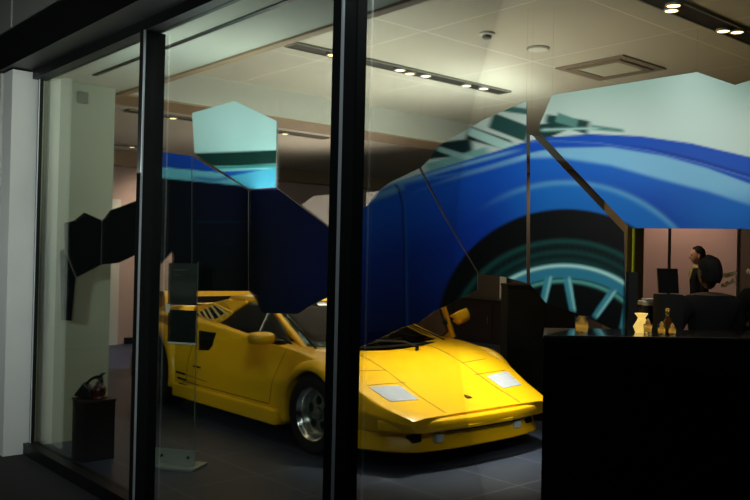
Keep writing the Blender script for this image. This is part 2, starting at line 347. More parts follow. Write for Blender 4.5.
    inn = ell(x, y, 564, 342, 84, 64); im = 1-sm(.98, 1.02, inn); c = lay(c, s2l((5, 10, 12)), im); c = lay(c, s2l((90, 165, 160)), im*np.exp(-((inn-.955)/.03)**2)*.9)
    inn2 = ell(x, y, 564, 342, 78, 56); c = lay(c, s2l((5, 10, 12)), (1-sm(.93, .97, inn2)))
    for (x0, y0, x1, y1) in ((549, 276, 543, 303), (567, 277, 573, 312), (614, 290, 594, 318), (629, 300, 622, 330), (523, 284, 508, 310)):
        stripe(x0, y0, x1, y1, 4, 3, (62, 138, 160)); stripe(x0+2, y0, x1+2, y1, 1.2, 1, (140, 200, 200))
    return c
def art_navy(x, y):
    c = np.zeros((len(x), 3))+np.array(s2l((5, 8, 30)))
    c = lay(c, s2l((12, 22, 92)), sm(250, 325, x)*(1-sm(270, 320, y)*.4)*.9); c = lay(c, s2l((10, 18, 70)), (1-sm(200, 260, y))*.5)
    return c
def art_dark(x, y):
    c = np.zeros((len(x), 3))+np.array(s2l((4, 5, 10)))
    T = np.interp(x, [130, 162, 194, 248, 280], [176, 178, 181, 186, 188])
    c = lay(c, s2l((4, 8, 44)), sm(150, 240, x)*(1-sm(200, 290, y)))
    c = lay(c, s2l((95, 165, 185)), sm(-1, 1, y-T+11)*(1-sm(-1, 1, y-T))*sm(140, 152, x)); c = lay(c, s2l((18, 60, 150)), (1-sm(-1, 1, y-T+11))*(1-sm(-2, 2, x-152)*0)*sm(140, 150, x))
    d = y-(T-3)+np.clip(x-215, 0, 99)*.25; c = lay(c, s2l((30, 75, 150)), np.exp(-(d/2.)**2)*sm(185, 200, x)*.8)
    return lay(c, s2l((20, 70, 90)), np.exp(-((y-222)/1.)**2)*sm(190, 200, x)*.25)
def art_hex(x, y):
    c = np.zeros((len(x), 3))+np.array(s2l((170, 203, 207))); c = lay(c, s2l((120, 175, 170)), sm(-20, 30, (x-235)*.3+(y-140))*.3)
    B = 153-(x-195)*.035
    c = lay(c, s2l((14, 46, 42)), sm(-.8, .8, y-B)*(1-sm(-.8, .8, y-B-14))); c = lay(c, s2l((50, 120, 120)), sm(-.8, .8, y-B-14)); c = lay(c, s2l((120, 185, 190)), sm(-.8, .8, y-B-17))
    c = lay(c, s2l((22, 80, 165)), sm(-.6, .6, y-B-19)); D2 = B+30-(x-195)*.16; c = lay(c, s2l((70, 150, 185)), sm(-.8, .8, y-D2)); return c
prm = bpy.data.materials.new('printed_picture'); prm.use_nodes = True
at_ = prm.node_tree.nodes.new('ShaderNodeAttribute'); at_.attribute_name = 'print'; pb = prm.node_tree.nodes['Principled BSDF']
prm.node_tree.links.new(at_.outputs['Color'], pb.inputs['Base Color']); pb.inputs['Roughness'].default_value = .5; pb.inputs['Specular IOR Level'].default_value = .12
backm = mat('panel_back', (.12, .11, .10), .6)
def panel(pts, art, step, label, off=0.0, cables=()):
    P2 = [onplane(*q) for q in pts]; s0 = min(p_[0] for p_ in P2); s1 = max(p_[0] for p_ in P2); z0 = min(p_[1] for p_ in P2); z1 = max(p_[1] for p_ in P2)
    bm = bmesh.new(); fc = bm.faces.new([bm.verts.new((a, 0, b)) for a, b in P2]); fc.normal_update(); bmesh.ops.triangulate(bm, faces=[fc])
    if step:
        for k in range(1, int((s1-s0)/step)+1): bmesh.ops.bisect_plane(bm, geom=bm.verts[:]+bm.edges[:]+bm.faces[:], dist=1e-5, plane_co=(s0+k*step, 0, 0), plane_no=(1, 0, 0))
        for k in range(1, int((z1-z0)/step)+1): bmesh.ops.bisect_plane(bm, geom=bm.verts[:]+bm.edges[:]+bm.faces[:], dist=1e-5, plane_co=(0, 0, z0+k*step), plane_no=(0, 0, 1))
    front = bm.faces[:]
    ex = bmesh.ops.extrude_face_region(bm, geom=front)
    nf = [g for g in ex['geom'] if isinstance(g, bmesh.types.BMFace)]
    sc_ = (s0+s1)/2
    for v_ in [g for g in ex['geom'] if isinstance(g, bmesh.types.BMVert)]: v_.co.y += .02
    # extruded copy is the back; the original faces are the front (or removed and rebuilt)
    co = []
    for v_ in bm.verts: v_.co = V((v_.co.x-sc_, v_.co.y+off, v_.co.z-z0))
    bmesh.ops.recalc_face_normals(bm, faces=bm.faces)
    for f_ in bm.faces: f_.material_index = 0 if (all(abs(v_.co.y-off) < 1e-4 for v_ in f_.verts)) else 1
    me = bpy.data.meshes.new('printed_panel'); bm.to_mesh(me); bm.free()
    o = bpy.data.objects.new('printed_panel', me); C.objects.link(o); me.materials.append(prm); me.materials.append(backm)
    o.location = L0+PD*sc_+V((0, 0, z0)); o.rotation_euler = (0, 0, math.atan2(PD.y, PD.x))
    n = len(me.vertices); co = np.empty(n*3); me.vertices.foreach_get('co', co); co = co.reshape(-1, 3)
    W = np.outer(co[:, 0]+sc_, np.array(PD))+np.array(L0)[None]; W[:, 2] = co[:, 2]+z0
    d = W-np.array(CAM); wz = d@np.array(fw); px = 375+F*(d@np.array(rt))/wz; py = 250-F*(d@np.array(up))/wz
    cl = np.ones((n, 4)); cl[:, :3] = art(px, py)
    a = me.color_attributes.new('print', 'FLOAT_COLOR', 'POINT'); a.data.foreach_set('color', cl.ravel())
    tag(o, label, 'display panel', 'facets of the blue sports car print')
    # thin steel cable up to the ceiling
    for (qx, qy) in cables:
        bm = bmesh.new(); s_, zz = onplane(qx, qy); s_ -= sc_; zz -= z0
        wy = (L0+PD*(s_+sc_)).y; zc = 2.75 if wy < .70 else 3.02
        lathe(bm, [(.0003, zz-.01), (.0003, zc-z0-.003)], Matrix.Translation((s_, off+.010, 0)), 6)
        fromb('steel_cable', bm, backm, o)
    return o
panel([(60, 251), (63.5, 249), (75.5, 278), (71.5, 321), (61, 320)], art_dark, 0, 'small dark slanted panel at the far left below the other facets, by the short wall', cables=[(62, 251)])
panel([(64, 223), (74, 220.5), (83.6, 212.5), (101.5, 220.5), (100.5, 264.5), (76.5, 277), (64.5, 248)], art_dark, 0, 'black six-sided panel in front of the pale short wall', cables=[(84, 213)])
panel([(102.5, 220.5), (110, 210), (116.5, 208), (148, 196), (150, 268), (136, 254), (117, 263), (101.5, 264.5)], art_dark, 0, 'black panel left of and behind the first mullion', cables=[(116, 209)])
panel([(149, 153), (162, 152), (191.5, 156), (191.5, 291), (172, 291), (171.8, 251), (157, 267), (149, 276)], art_dark, .012, 'dark panel right of the first mullion with a pale blue streak near its top', cables=[(162, 153)])
panel([(192.3, 156.3), (248, 190), (248, 291), (192.3, 291)], art_dark, .012, 'near-black panel below the pale hexagon, above the car wing', cables=[(243, 188)])
panel([(192, 113), (234.5, 101), (276.6, 121), (275.5, 187), (249, 189), (194.5, 154)], art_hex, .010, 'pale turquoise hexagon panel with dark and blue stripes along its base', cables=[(234, 102)])
panel([(249, 190.5), (276.6, 188), (337, 234), (337, 292), (310, 306), (297.6, 314), (262, 313), (256, 300), (249, 291)], art_navy, .012, 'navy blue panel left of the second mullion, above the car windows', cables=[(277, 189)])
panel([(338, 242), (375, 193), (391.5, 181.5), (419, 168.5), (445, 219), (477.5, 273), (477.5, 290), (456, 301), (433, 312), (420, 322), (403, 327.5), (374, 341), (359, 348), (338, 357)], art_right, .010, 'royal blue panel right of the second mullion with a thin door seam', cables=[(392, 182), (419, 169)])
panel([(421, 167.5), (430, 158), (438, 146), (466, 130), (483, 120), (526.5, 101), (526.5, 283), (505, 277), (479.5, 274), (447, 219)], art_right, .010, 'blue fender panel with part of the wheel arch, left of the narrow vertical gap', cables=[(484, 120), (526, 102)])
panel([(530, 134.5), (533, 136), (624, 232), (626.5, 336), (595, 321), (574, 312.5), (546, 303), (530, 284)], art_right, .008, 'triangular panel printed with the tyre and pale spoked rim', cables=[(530.5, 140)])
panel([(540, 124), (552, 95), (697, 72), (735, 85), (765, 76), (765, 229), (630, 228), (539, 132)], art_right, .010, 'large panel at the right with pale sky above the blue fender', cables=[(552, 96), (697, 73), (760, 78)])

# ------------------------------------------------------------ the yellow car (local x forward, y to its left, front axle at x = 0)
CO = V((-4.88, 2.49, 0)); KY = 1.05
car = empty('sports_car', CO, 'yellow wedge-shaped sports car with rear wing parked on the dark tiled showroom floor', 'car'); car.scale = (1, KY, 1)
def boolean(o, cutters):
    for c_ in cutters:
        md = o.modifiers.new('cut', 'BOOLEAN'); md.operation = 'DIFFERENCE'; md.object = c_; md.solver = 'EXACT'
    apply_mods(o)
    for c_ in cutters: me = c_.data; bpy.data.objects.remove(c_); bpy.data.meshes.remove(me)
# stations: x, zb, [skirt y, z], [crease y, z], [shoulder y, z], [deck y, z], centre z
ST = [
 ( .86, .26, (.66, .27), (.69, .315), (.69, .352), (.63, .366), .370),
 ( .78, .24, (.71, .26), (.755, .335), (.74, .385), (.64, .398), .396),
 ( .55, .22, (.80, .25), (.845, .370), (.795, .455), (.66, .468), .458),
 ( .30, .20, (.87, .24), (.91, .420), (.855, .590), (.68, .595), .555),
 ( .00, .19, (.89, .23), (.935, .480), (.875, .700), (.70, .705), .645),
 (-.30, .18, (.91, .22), (.940, .490), (.862, .735), (.70, .745), .700),
 (-.65, .17, (.93, .22), (.920, .480), (.815, .745), (.72, .765), .770),
 (-1.1, .17, (.93, .22), (.900, .470), (.790, .770), (.72, .790), .790),
 (-1.6, .17, (.93, .22), (.910, .470), (.800, .815), (.73, .835), .830),
 (-2.0, .18, (.94, .24), (.940, .480), (.840, .845), (.76, .865), .860),
 (-2.5, .20, (.95, .26), (.965, .500), (.880, .865), (.80, .885), .880),
 (-2.90, .24, (.92, .28), (.940, .520), (.860, .850), (.79, .870), .870),
 (-3.08, .28, (.83, .32), (.850, .520), (.800, .820), (.74, .840), .845)]
def interp(xv):
    xs = [s[0] for s in ST]
    flat = np.array([[s[1], *s[2], *s[3], *s[4], *s[5], s[6]] for s in ST]); r_ = []
    for k in range(flat.shape[1]): r_.append(np.interp(xv, xs[::-1], flat[::-1, k]))
    return r_
bm = bmesh.new(); rings = []
for s in ST:
    x, zb, a, b, c_, d_, zc = s
    half = [(0, zb), (a[0]-.10, zb), a, b, c_, d_]
    prof = [(0, zb)]+[(-y, z) for y, z in half[1:]]+[(0, zc)]+[(y, z) for y, z in half[:0:-1]]
    rings.append([bm.verts.new((x, y, z)) for y, z in prof])
cl = bm.edges.layers.float.new('crease_edge')
n = len(rings[0])
for a, b in zip(rings, rings[1:]):
    for i in range(n): bm.faces.new((a[i], a[(i+1) % n], b[(i+1) % n], b[i]))
bm.faces.new(rings[0]); bm.faces.new(rings[-1][::-1])
bm.verts.index_update()
for e in bm.edges:
    i, j = [v_.index % n for v_ in e.verts]
    if i == j: e[cl] = {1: .9, 2: .8, 3: .45, 4: .55, 5: .25, 7: .25, 8: .55, 9: .45, 10: .8, 11: .9}.get(i, 0)
    elif all(v_.index < n for v_ in e.verts) or all(v_.index >= n*(len(rings)-1) for v_ in e.verts): e[cl] = .85
body = fromb('body', bm, yellow, car, True)
md = body.modifiers.new('s', 'SUBSURF'); md.levels = 3; md.render_levels = 3; apply_mods(body)
def cyl(name, x, y0, y1, z, r_, n_=56):
    b_ = bmesh.new(); lathe(b_, [(r_, 0), (r_, y1-y0)], Matrix.Translation((x, y0, z)) @ Matrix.Rotation(-math.pi/2, 4, 'X'), n_); return fromb(name, b_, black, car)
cuts = [cyl('c', 0, -1.3, -.56, .29, .318), cyl('c', 0, .56, 1.3, .29, .318), cyl('c', -2.5, -1.3, -.5, .33, .385), cyl('c', -2.5, .5, 1.3, .33, .385)]
# cabin opening and boxed engine bay left for the greenhouse
b_ = bmesh.new(); prism(b_, [(-.45, -.66, .60), (-1.9, -.66, .60), (-1.9, -.66, 1.2), (-.45, -.66, 1.2)], (0, 1, 0), 1.32); cuts.append(fromb('c', b_, black, car))
for sg in (-1, 1):                                     # side scoops behind the doors
    b_ = bmesh.new(); y = sg*1.2
    prism(b_, [(-1.80, y, .745), (-1.62, y, .735), (-1.53, y, .66), (-1.57, y, .60), (-1.80, y, .585)], (0, -sg, 0), .37); cuts.append(fromb('c', b_, black, car))
b_ = bmesh.new(); bbox(b_, -1.84, -.52, .66, 1.2, .36, 1.1); cuts.append(fromb('c', b_, black, car))
boolean(body, cuts)
md = body.modifiers.new('e', 'EDGE_SPLIT'); md.split_angle = math.radians(38); apply_mods(body)
for p_ in body.data.polygons: p_.use_smooth = True
# wheel arch flares
def flare(x, z, r_, sg, yb, a0, a1, nm='wheel_arch_flare'):
    b_ = bmesh.new(); prof = [(-.005, -.14), (.0, .012), (.018, .022), (.045, .012), (.075, -.02), (.085, -.08)]; rg = []
    for k in range(37):
        a = math.radians(a0+(a1-a0)*k/36); cx, cz = math.cos(a), math.sin(a)
        rg.append([b_.verts.new((x+cx*(r_+p0), sg*(yb+p1), z+cz*(r_+p0))) for p0, p1 in prof])
    for a, b in zip(rg, rg[1:]):
        for i in range(len(prof)): b_.faces.new((a[i], a[(i+1) % len(prof)], b[(i+1) % len(prof)], b[i]))
    b_.faces.new(rg[0]); b_.faces.new(rg[-1][::-1])
    return fromb(nm, b_, yellow, car, True)
for sg in (-1, 1):
    flare(0, .29, .320, sg, .915, -18, 198); flare(-2.5, .33, .385, sg, .955, -14, 194)
    b_ = bmesh.new(); prism(b_, [(-.40, sg*.70, .145), (-2.08, sg*.70, .145), (-2.08, sg*.70, .27), (-.40, sg*.70, .27)], (0, sg, 0), .255)
    sk = fromb('side_skirt', b_, yellow, car); md = sk.modifiers.new('b', 'BEVEL'); md.width = .02; md.segments = 3; apply_mods(sk)
    for k in range(3):                                 # slots in the skirt ahead of the rear wheel
        zz = .37-.05*k
        b_ = bmesh.new(); strip(b_, (-2.02+.03*k, sg*.935, zz), (-1.86+.02*k, sg*.93, zz-.006), (0, 0, 1), .018, .02); fromb('skirt_slot', b_, mblack, car)
        b_ = bmesh.new(); strip(b_, (-1.86, sg*.925, zz-.006), (-1.50, sg*.913, zz-.03), (0, 0, 1), .008, .02); fromb('skirt_groove', b_, mat('shade_groove', (.35, .2, .005), .5), car)
    b_ = bmesh.new(); bbox(b_, -1.79, -1.54, sg*.83-.02, sg*.83+.02, .56, .76); fromb('scoop_lining', b_, mblack, car)
box('underbody', -3.1, .6, -.55, .55, .14, .26, mblack, car)
box('wheel_well_lining', -.36, .30, -.55, .55, .2, .47, mblack, car); box('rear_well_lining', -2.9, -2.1, -.55, .55, .2, .70, mblack, car)
# wheels
def wheel(x, y, sg, R, W, rr):
    MT = Matrix.Translation((x, y, R)) @ Matrix.Rotation(math.pi/2*(1 if sg < 0 else -1), 4, 'X')      # local z points outwards
    t_ = bpy.data.objects.new('wheel', None)
    b_ = bmesh.new(); lathe(b_, [(rr-.005, -W/2), (R-.03, -W/2), (R, -W/2+.03), (R, W/2-.03), (R-.012, W/2-.008), (R-.03, W/2), (rr+.02, W/2-.004), (rr, W/2-.012)], MT, 56, cap=False); ty = fromb('wheel', b_, rubber, car, True)
    b_ = bmesh.new(); lathe(b_, [(rr+.004, W/2-.004), (rr+.008, W/2-.014), (rr-.012, W/2-.02), (rr-.022, W/2-.06), (rr-.030, W/2-.10), (rr-.03, -W/2)], MT, 56, cap=False); fromb('rim', b_, chrome, ty, True)
    zf = W/2-.075; b_ = bmesh.new(); lathe(b_, [(0, zf-.03), (rr-.028, zf-.03), (rr-.028, zf-.012), (.13, zf), (.05, zf+.004), (.045, zf+.02), (0, zf+.024)], MT, 56); dsk = fromb('wheel_disc', b_, rimm, ty)
    cs = []
    for k in range(5):
        a = math.radians(90+72*k); b_ = bmesh.new(); lathe(b_, [(.034, zf-.06), (.034, zf+.06)], MT @ Matrix.Translation((.098*math.cos(a), .098*math.sin(a), 0)), 24); cs.append(fromb('c', b_, black, car))
    boolean(dsk, cs)
    b_ = bmesh.new(); lathe(b_, [(0, -W/2), (rr-.03, -W/2), (rr-.03, zf-.05), (0, zf-.05)], MT, 32); fromb('brake_drum', b_, mblack, ty)
    for k in range(12):
        a = math.radians(30*k); b_ = bmesh.new(); lathe(b_, [(.004, 0), (.0045, .006), (.002, .009)], MT @ Matrix.Translation(((rr-.04)*math.cos(a), (rr-.04)*math.sin(a), zf-.013)), 8); fromb('rim_bolt', b_, chrome, dsk)
for sg in (-1, 1): wheel(0, sg*.80, sg, .292, .225, .195); wheel(-2.5, sg*.79, sg, .325, .31, .20)
# greenhouse
slatm = mat('slat_silver_yellow', (.85, .74, .42), .3)
def quadsheet(name, A, B, Cc, D, m, parent, bow=(0, 0, 0), t=.006, n1=10, n2=8):   # A-B bottom edge, D-C top edge
    b_ = bmesh.new(); A, B, Cc, D, bow = map(V, (A, B, Cc, D, bow)); g = []
    for j in range(n2+1):
        v_ = j/n2; g.append([b_.verts.new((A.lerp(B, i/n1)).lerp(D.lerp(Cc, i/n1), v_)+bow*(1-(2*i/n1-1)**2)) for i in range(n1+1)])
    for j in range(n2):
        for i in range(n1): b_.faces.new((g[j][i], g[j][i+1], g[j+1][i+1], g[j+1][i]))
    o = fromb(name, b_, m, parent, True); md = o.modifiers.new('s', 'SOLIDIFY'); md.thickness = t; md.offset = 0; apply_mods(o); return o
WBx, WBy, WBz = -.36, .70, .735; WTx, WTy, WTz = -1.22, .50, 1.035
RRx, RRy, RRz = -1.80, .49, 1.045
ws = quadsheet('windshield', (WBx-.0, -WBy, WBz), (WBx, WBy, WBz), (WTx, WTy, WTz), (WTx, -WTy, WTz), cglass, car, (.11, 0, .0))
def beam(name, pts, w_, t, wn, m, parent):
    b_ = bmesh.new()
    for a, b in zip(pts, pts[1:]): strip(b_, a, b, wn, w_, t)
    bmesh.ops.remove_doubles(b_, verts=b_.verts, dist=.0005); o = fromb(name, b_, m, parent); md = o.modifiers.new('b', 'BEVEL'); md.width = t*.3; md.segments = 2; apply_mods(o); return o
for sg in (-1, 1):
    beam('windshield_pillar', [(WBx+.03, sg*(WBy+.025), WBz-.02), (WTx, sg*(WTy+.01), WTz)], .055, .035, (.3, sg, 0), yellow, car)
    beam('window_seal', [(WBx+.09, sg*(WBy-.02), WBz), (WTx+.03, sg*(WTy-.03), WTz+.004)], .012, .012, (.3, sg, 0), mblack, car)
    if sg < 0:
        quadsheet('side_window', (WBx-.12, sg*(WBy+.045), WBz+.01), (-1.78, sg*.735, .815), (-1.52, sg*(RRy+.04), RRz-.015), (WTx, sg*(WTy+.02), WTz-.01), cglass, car, (0, sg*.015, 0))
        beam('window_divider', [(-.98, sg*.755, .775), (-1.10, sg*.57, .985)], .012, .012, (1, 0, 0), chrome, car)
    beam('roof_rail', [(WTx, sg*(WTy+.01), WTz), (RRx-.06, sg*(RRy+.01), RRz)], .04, .03, (0, sg, 0), yellow, car)
    beam('rear_pillar', [(-1.50, sg*.545, 1.03), (-1.80, sg*.735, .808)], .045, .03, (1, 0, 0), yellow, car)
    b_ = bmesh.new(); prism(b_, [(-1.50, sg*.535, 1.035), (-1.80, sg*.725, .81), (-1.68, sg*.62, .94), (-1.92, sg*.56, 1.016), (-1.80, sg*.52, 1.04)], (0, -sg, 0), .03) if 0 else prism(b_, [(-1.50, sg*.53, 1.035), (-1.60, sg*.60, .965), (-1.69, sg*.60, .955), (-1.92, sg*.56, 1.02)], (0, -sg, 0), .03); fromb('quarter_panel', b_, yellow, car)
    # flying buttress and air box with louvres
    b_ = bmesh.new(); yo = sg*.56
    prism(b_, [(RRx, yo, RRz), (RRx, yo, .86), (-2.95, yo, .86), (-2.95, yo, .90), (-2.35, yo, .945)], (0, -sg, 0), .14)
    bt = fromb('rear_buttress', b_, yellow, car); md = bt.modifiers.new('b', 'BEVEL'); md.width = .02; md.segments = 2; apply_mods(bt)
    # louvre opening: a leaning frame with slats over a dark back
    LA, LB, LC, LD, LE = V((-2.25, sg*.66, .875)), V((-1.93, sg*.62, .98)), V((-1.56, sg*.645, .925)), V((-1.72, sg*.715, .80)), V((-2.19, sg*.71, .785))
    O_ = V((0, sg*.012, .006))
    b_ = bmesh.new(); prism(b_, [LA, LB, LC, LD, LE], (0, -sg, -.3), .06); fromb('louvre_recess', b_, mblack, car)
    for a, b in ((LA, LB), (LB, LC), (LC, LD), (LD, LE), (LE, LA)):
        b_ = bmesh.new(); strip(b_, a+O_, b+O_, (0, sg*.3, 1), .018, .016); fromb('louvre_frame', b_, yellow, car)
    for k in range(8):
        t0 = (k+.6)/8.2; a = LE.lerp(LD, t0*1.5) if t0 < .667 else LD.lerp(LC, (t0-.667)*3); t1 = t0-.30; b = LA.lerp(LE, -t1*2.2) if t1 < 0 else (LA.lerp(LB, t1*1.7) if t1 < .588 else LB.lerp(LC, (t1-.588)*1.6))
        b_ = bmesh.new(); strip(b_, a+O_, b+O_, (1, 0, .4), .016, .012); fromb('louvre_slat', b_, slatm, car)
    b_ = bmesh.new(); prism(b_, [(-2.32, sg*.80, .84), (-2.42, sg*.70, .955), (-2.95, sg*.70, .90), (-3.02, sg*.78, .83)], (0, -sg, 0), .16)
    ab = fromb('air_box', b_, yellow, car); md = ab.modifiers.new('b', 'BEVEL'); md.width = .025; md.segments = 3; apply_mods(ab)
quadsheet('roof', (WTx+.01, -WTy-.01, WTz+.006), (WTx+.01, WTy+.01, WTz+.006), (RRx-.04, RRy+.02, RRz+.006), (RRx-.04, -RRy-.02, RRz+.006), yellow, car, (0, 0, .018), .03)
quadsheet('engine_lid', (RRx-.04, -.43, .96), (RRx-.04, .43, .96), (-2.95, .43, .88), (-2.95, -.43, .88), mblack, car, (0, 0, .01), .03)
for k in range(6):
    xk = -1.95-.16*k; b_ = bmesh.new(); strip(b_, (xk, -.40, 0.985-.07*(k/6)), (xk, .40, 0.985-.07*(k/6)), (1, 0, .4), .09, .012); fromb('engine_lid_slat', b_, yellow, car)
# interior
box('cabin_floor', -1.88, -.47, -.64, .64, .58, .63, mblack, car)
dsh = box('dashboard', -.86, -.46, -.62, .62, .62, .745, mblack, car, .03)
for sg in (-1, 1):
    b_ = bmesh.new(); bbox(b_, -1.45, -1.0, sg*.33-.21, sg*.33+.21, .62, .68, .03)
    bbox(b_, -.07, .05, -.20, .20, 0, .34, .04, Matrix.Translation((-1.50, sg*.33, .64)) @ Matrix.Rotation(-.35, 4, 'Y')); fromb('seat', b_, mat('seat_leather', (.03, .008, .006), .4), car)
b_ = bmesh.new(); MT = Matrix.Translation((-.93, .33, .80)) @ Matrix.Rotation(-1.1, 4, 'Y')
tube(b_, [MT @ V((.155*math.cos(a), .155*math.sin(a), 0)) for a in [2*math.pi*k/24 for k in range(24)]], .014, 8, True); sw = fromb('steering_wheel', b_, black, car, True)
b_ = bmesh.new()
for a in (0, 2.1, 4.2): strip(b_, MT @ V((0, 0, 0)), MT @ V((.15*math.cos(a), .15*math.sin(a), 0)), (0, 1, 0), .025, .01)
fromb('wheel_spokes', b_, rimm, sw)
# the far door stands open, swung up about its front hinge
DH = V((-.40, 0, .60)); RD = Matrix.Translation(DH) @ Matrix.Rotation(math.radians(62), 4, 'Y') @ Matrix.Translation(-DH)
b_ = bmesh.new(); prism(b_, [(-.50, .93, .34), (-1.83, .92, .34), (-1.83, .84, .80), (-1.50, .84, .80), (-.50, .88, .735)], (0, -1, 0), .05)
for v_ in b_.verts: v_.co = RD @ v_.co
odr = fromb('open_door', b_, yellow, car); md = odr.modifiers.new('b', 'BEVEL'); md.width = .012; md.segments = 2; apply_mods(odr)
b_ = bmesh.new(); prism(b_, [(-.54, .875, .37), (-1.80, .865, .37), (-1.80, .79, .77), (-.56, .83, .715)], (0, -1, 0), .03)
for v_ in b_.verts: v_.co = RD @ v_.co
fromb('door_trim', b_, mat('door_trim_tan', (.10, .06, .045), .6), odr)
dw = quadsheet('door_window', (WBx-.15, .83, .745), (-1.78, .82, .81), (-1.50, .60, 1.02), (WTx, .60, 1.01), cglass, odr)
for v_ in dw.data.vertices: v_.co = RD @ v_.co
b_ = bmesh.new()
for a, b in (((WBx-.13, .835, .74), (WTx, .605, 1.015)), ((WTx, .605, 1.015), (-1.50, .605, 1.025)), ((-1.50, .605, 1.025), (-1.78, .82, .81))): strip(b_, RD @ V(a), RD @ V(b), (0, 1, 0), .022, .02)
fromb('door_window_frame', b_, yellow, odr)
# rear wing
def wingsec(y, xo=0, zo=0):
    return [(-3.02+xo, y, 1.0+zo), (-3.03+xo, y, 1.045+zo), (-3.10+xo, y, 1.055+zo), (-3.28+xo, y, 1.053+zo), (-3.30+xo, y, 1.035+zo), (-3.10+xo, y, 1.0+zo)]
b_ = bmesh.new(); ys = [-.64, -.35, .0, .35, .64]; rg = [[b_.verts.new(p_) for p_ in wingsec(y, 0 if abs(y) < .5 else .05, 0)] for y in ys]
for a, b in zip(rg, rg[1:]):
    for i in range(6): b_.faces.new((a[i], a[(i+1) % 6], b[(i+1) % 6], b[i]))
b_.faces.new(rg[0]); b_.faces.new(rg[-1][::-1]); rw = fromb('rear_wing', b_, yellow, car, False)
for sg in (-1, 1):
    b_ = bmesh.new(); prism(b_, [(-2.93, sg*.64, 1.06), (-3.32, sg*.64, 1.058), (-3.34, sg*.64, 1.03), (-3.12, sg*.64, .86), (-2.90, sg*.64, .86), (-2.90, sg*.64, 1.0)], (0, -sg, 0), .03); fromb('wing_strut', b_, yellow, car)
# tail
box('tail_panel', -3.12, -3.06, -.80, .80, .42, .72, mblack, car, .02)
for sg in (-1, 1):
    for k in range(3): box('tail_lamp', -3.135, -3.11, sg*.60-.16+.11*k, sg*.60-.16+.11*k+.10, .56, .66, mat('tail_lens', [(.5, .01, .01), (.6, .25, .01), (.5, .01, .01)][k], .2), car, .005)
box('rear_bumper', -3.16, -2.98, -.80, .80, .28, .42, yellow, car, .04)
# front bumper swept along the nose
def nose_path():
    pts = [(.885, 0), (.88, .25), (.86, .45), (.825, .60), (.77, .685), (.66, .775), (.50, .855), (.36, .905)]
    q = []
    for k in range(len(pts)-1):
        for i in range(4):
            t = i/4; q.append((pts[k][0]*(1-t)+pts[k+1][0]*t, pts[k][1]*(1-t)+pts[k+1][1]*t))
    q.append(pts[-1]); return q
def sweep(name, prof, m, parent, smooth=True, yr=None):
    h = nose_path(); path = [(x, -y) for x, y in h[:0:-1]]+h; b_ = bmesh.new(); rg = []
    if yr: path = [p_ for p_ in path if yr[0] <= p_[1] <= yr[1]]
    for i, (x, y) in enumerate(path):
        a = V((*path[max(i-1, 0)], 0)); b = V((*path[min(i+1, len(path)-1)], 0)); d_ = (b-a).normalized(); nn = V((d_.y, -d_.x, 0))
        ay = abs(y); rise = 0 if ay < .62 else (ay-.62)*.0
        rg.append([b_.verts.new((x+nn.x*o_, y+nn.y*o_, z_+rise)) for o_, z_ in prof])
    k = len(prof)
    for a, b in zip(rg, rg[1:]):
        for i in range(k): b_.faces.new((a[i], a[(i+1) % k], b[(i+1) % k], b[i]))
    b_.faces.new(rg[0]); b_.faces.new(rg[-1][::-1]); o = fromb(name, b_, m, parent, False)
    md = o.modifiers.new('b', 'BEVEL'); md.width = .008; md.segments = 2; md.limit_method = 'ANGLE'; md.angle_limit = .5; apply_mods(o)
    for p_ in o.data.polygons: p_.use_smooth = True
    md = o.modifiers.new('e', 'EDGE_SPLIT'); md.split_angle = math.radians(35); apply_mods(o); return o
bump = sweep('front_bumper', [(-.10, .345), (.0, .350), (.022, .335), (.030, .275), (.0, .255), (-.02, .250), (-.10, .250)], yellow, car, yr=(-.80, .80))
splr = sweep('front_spoiler', [(-.18, .250), (-.05, .250), (-.045, .238), (-.010, .150), (-.002, .130), (-.02, .118), (-.18, .116)], yellow, car)
b_ = bmesh.new(); prism(b_, [(.893, -.25, .312), (.893, .25, .312), (.912, .23, .285), (.912, -.23, .285)], (0, 0, -1), .018); fromb('plate_holder', b_, yellow, bump)
sweep('bumper_gap', [(-.05, .256), (.003, .256), (.003, .247), (-.05, .247)], mblack, car, yr=(-.40, .40))
# things laid on the skin of the car: found where the sight line meets it
def bvh(objs):
    vs, ps = [], []
    for o in objs:
        k = len(vs); vs += [v_.co.copy() for v_ in o.data.vertices]; ps += [[i+k for i in p_.vertices] for p_ in o.data.polygons]
    return BVHTree.FromPolygons(vs, ps)
TB = bvh([body]); TF = bvh([bump, splr]); TS = bvh([splr])
def hit(px, py, T):
    loc, no, i, d_ = T.ray_cast(CAM-CO, ray(px, py)); return (loc, no) if loc is not None else (None, None)
def down(x, y, T=None, z=2):
    loc, no, i, d_ = (T or TB).ray_cast(V((x, y, z)), V((0, 0, -1))); return loc, no
def ribbon(name, P3, w_, m, parent, T=TB, lift=.0012):
    b_ = bmesh.new(); L_ = []; P3 = [V(p_) for p_ in P3]
    for i, p_ in enumerate(P3):
        q, no, _, _ = T.find_nearest(p_); L_.append((q, no))
    rows = []
    for i, (q, no) in enumerate(L_):
        d_ = (L_[min(i+1, len(L_)-1)][0]-L_[max(i-1, 0)][0]).normalized(); sdir = no.cross(d_).normalized()
        rows.append([b_.verts.new(q+no*(lift-.004)-sdir*w_/2), b_.verts.new(q+no*lift-sdir*w_/2), b_.verts.new(q+no*lift+sdir*w_/2), b_.verts.new(q+no*(lift-.004)+sdir*w_/2)])
    for a, b in zip(rows, rows[1:]):
        for i in range(4): b_.faces.new((a[i], a[(i+1) % 4], b[(i+1) % 4], b[i]))
    b_.faces.new(rows[0]); b_.faces.new(rows[-1][::-1]); return fromb(name, b_, m, parent)
def seg(a, b, n_=24): a = V(a); b = V(b); return [a.lerp(b, k/n_) for k in range(n_+1)]
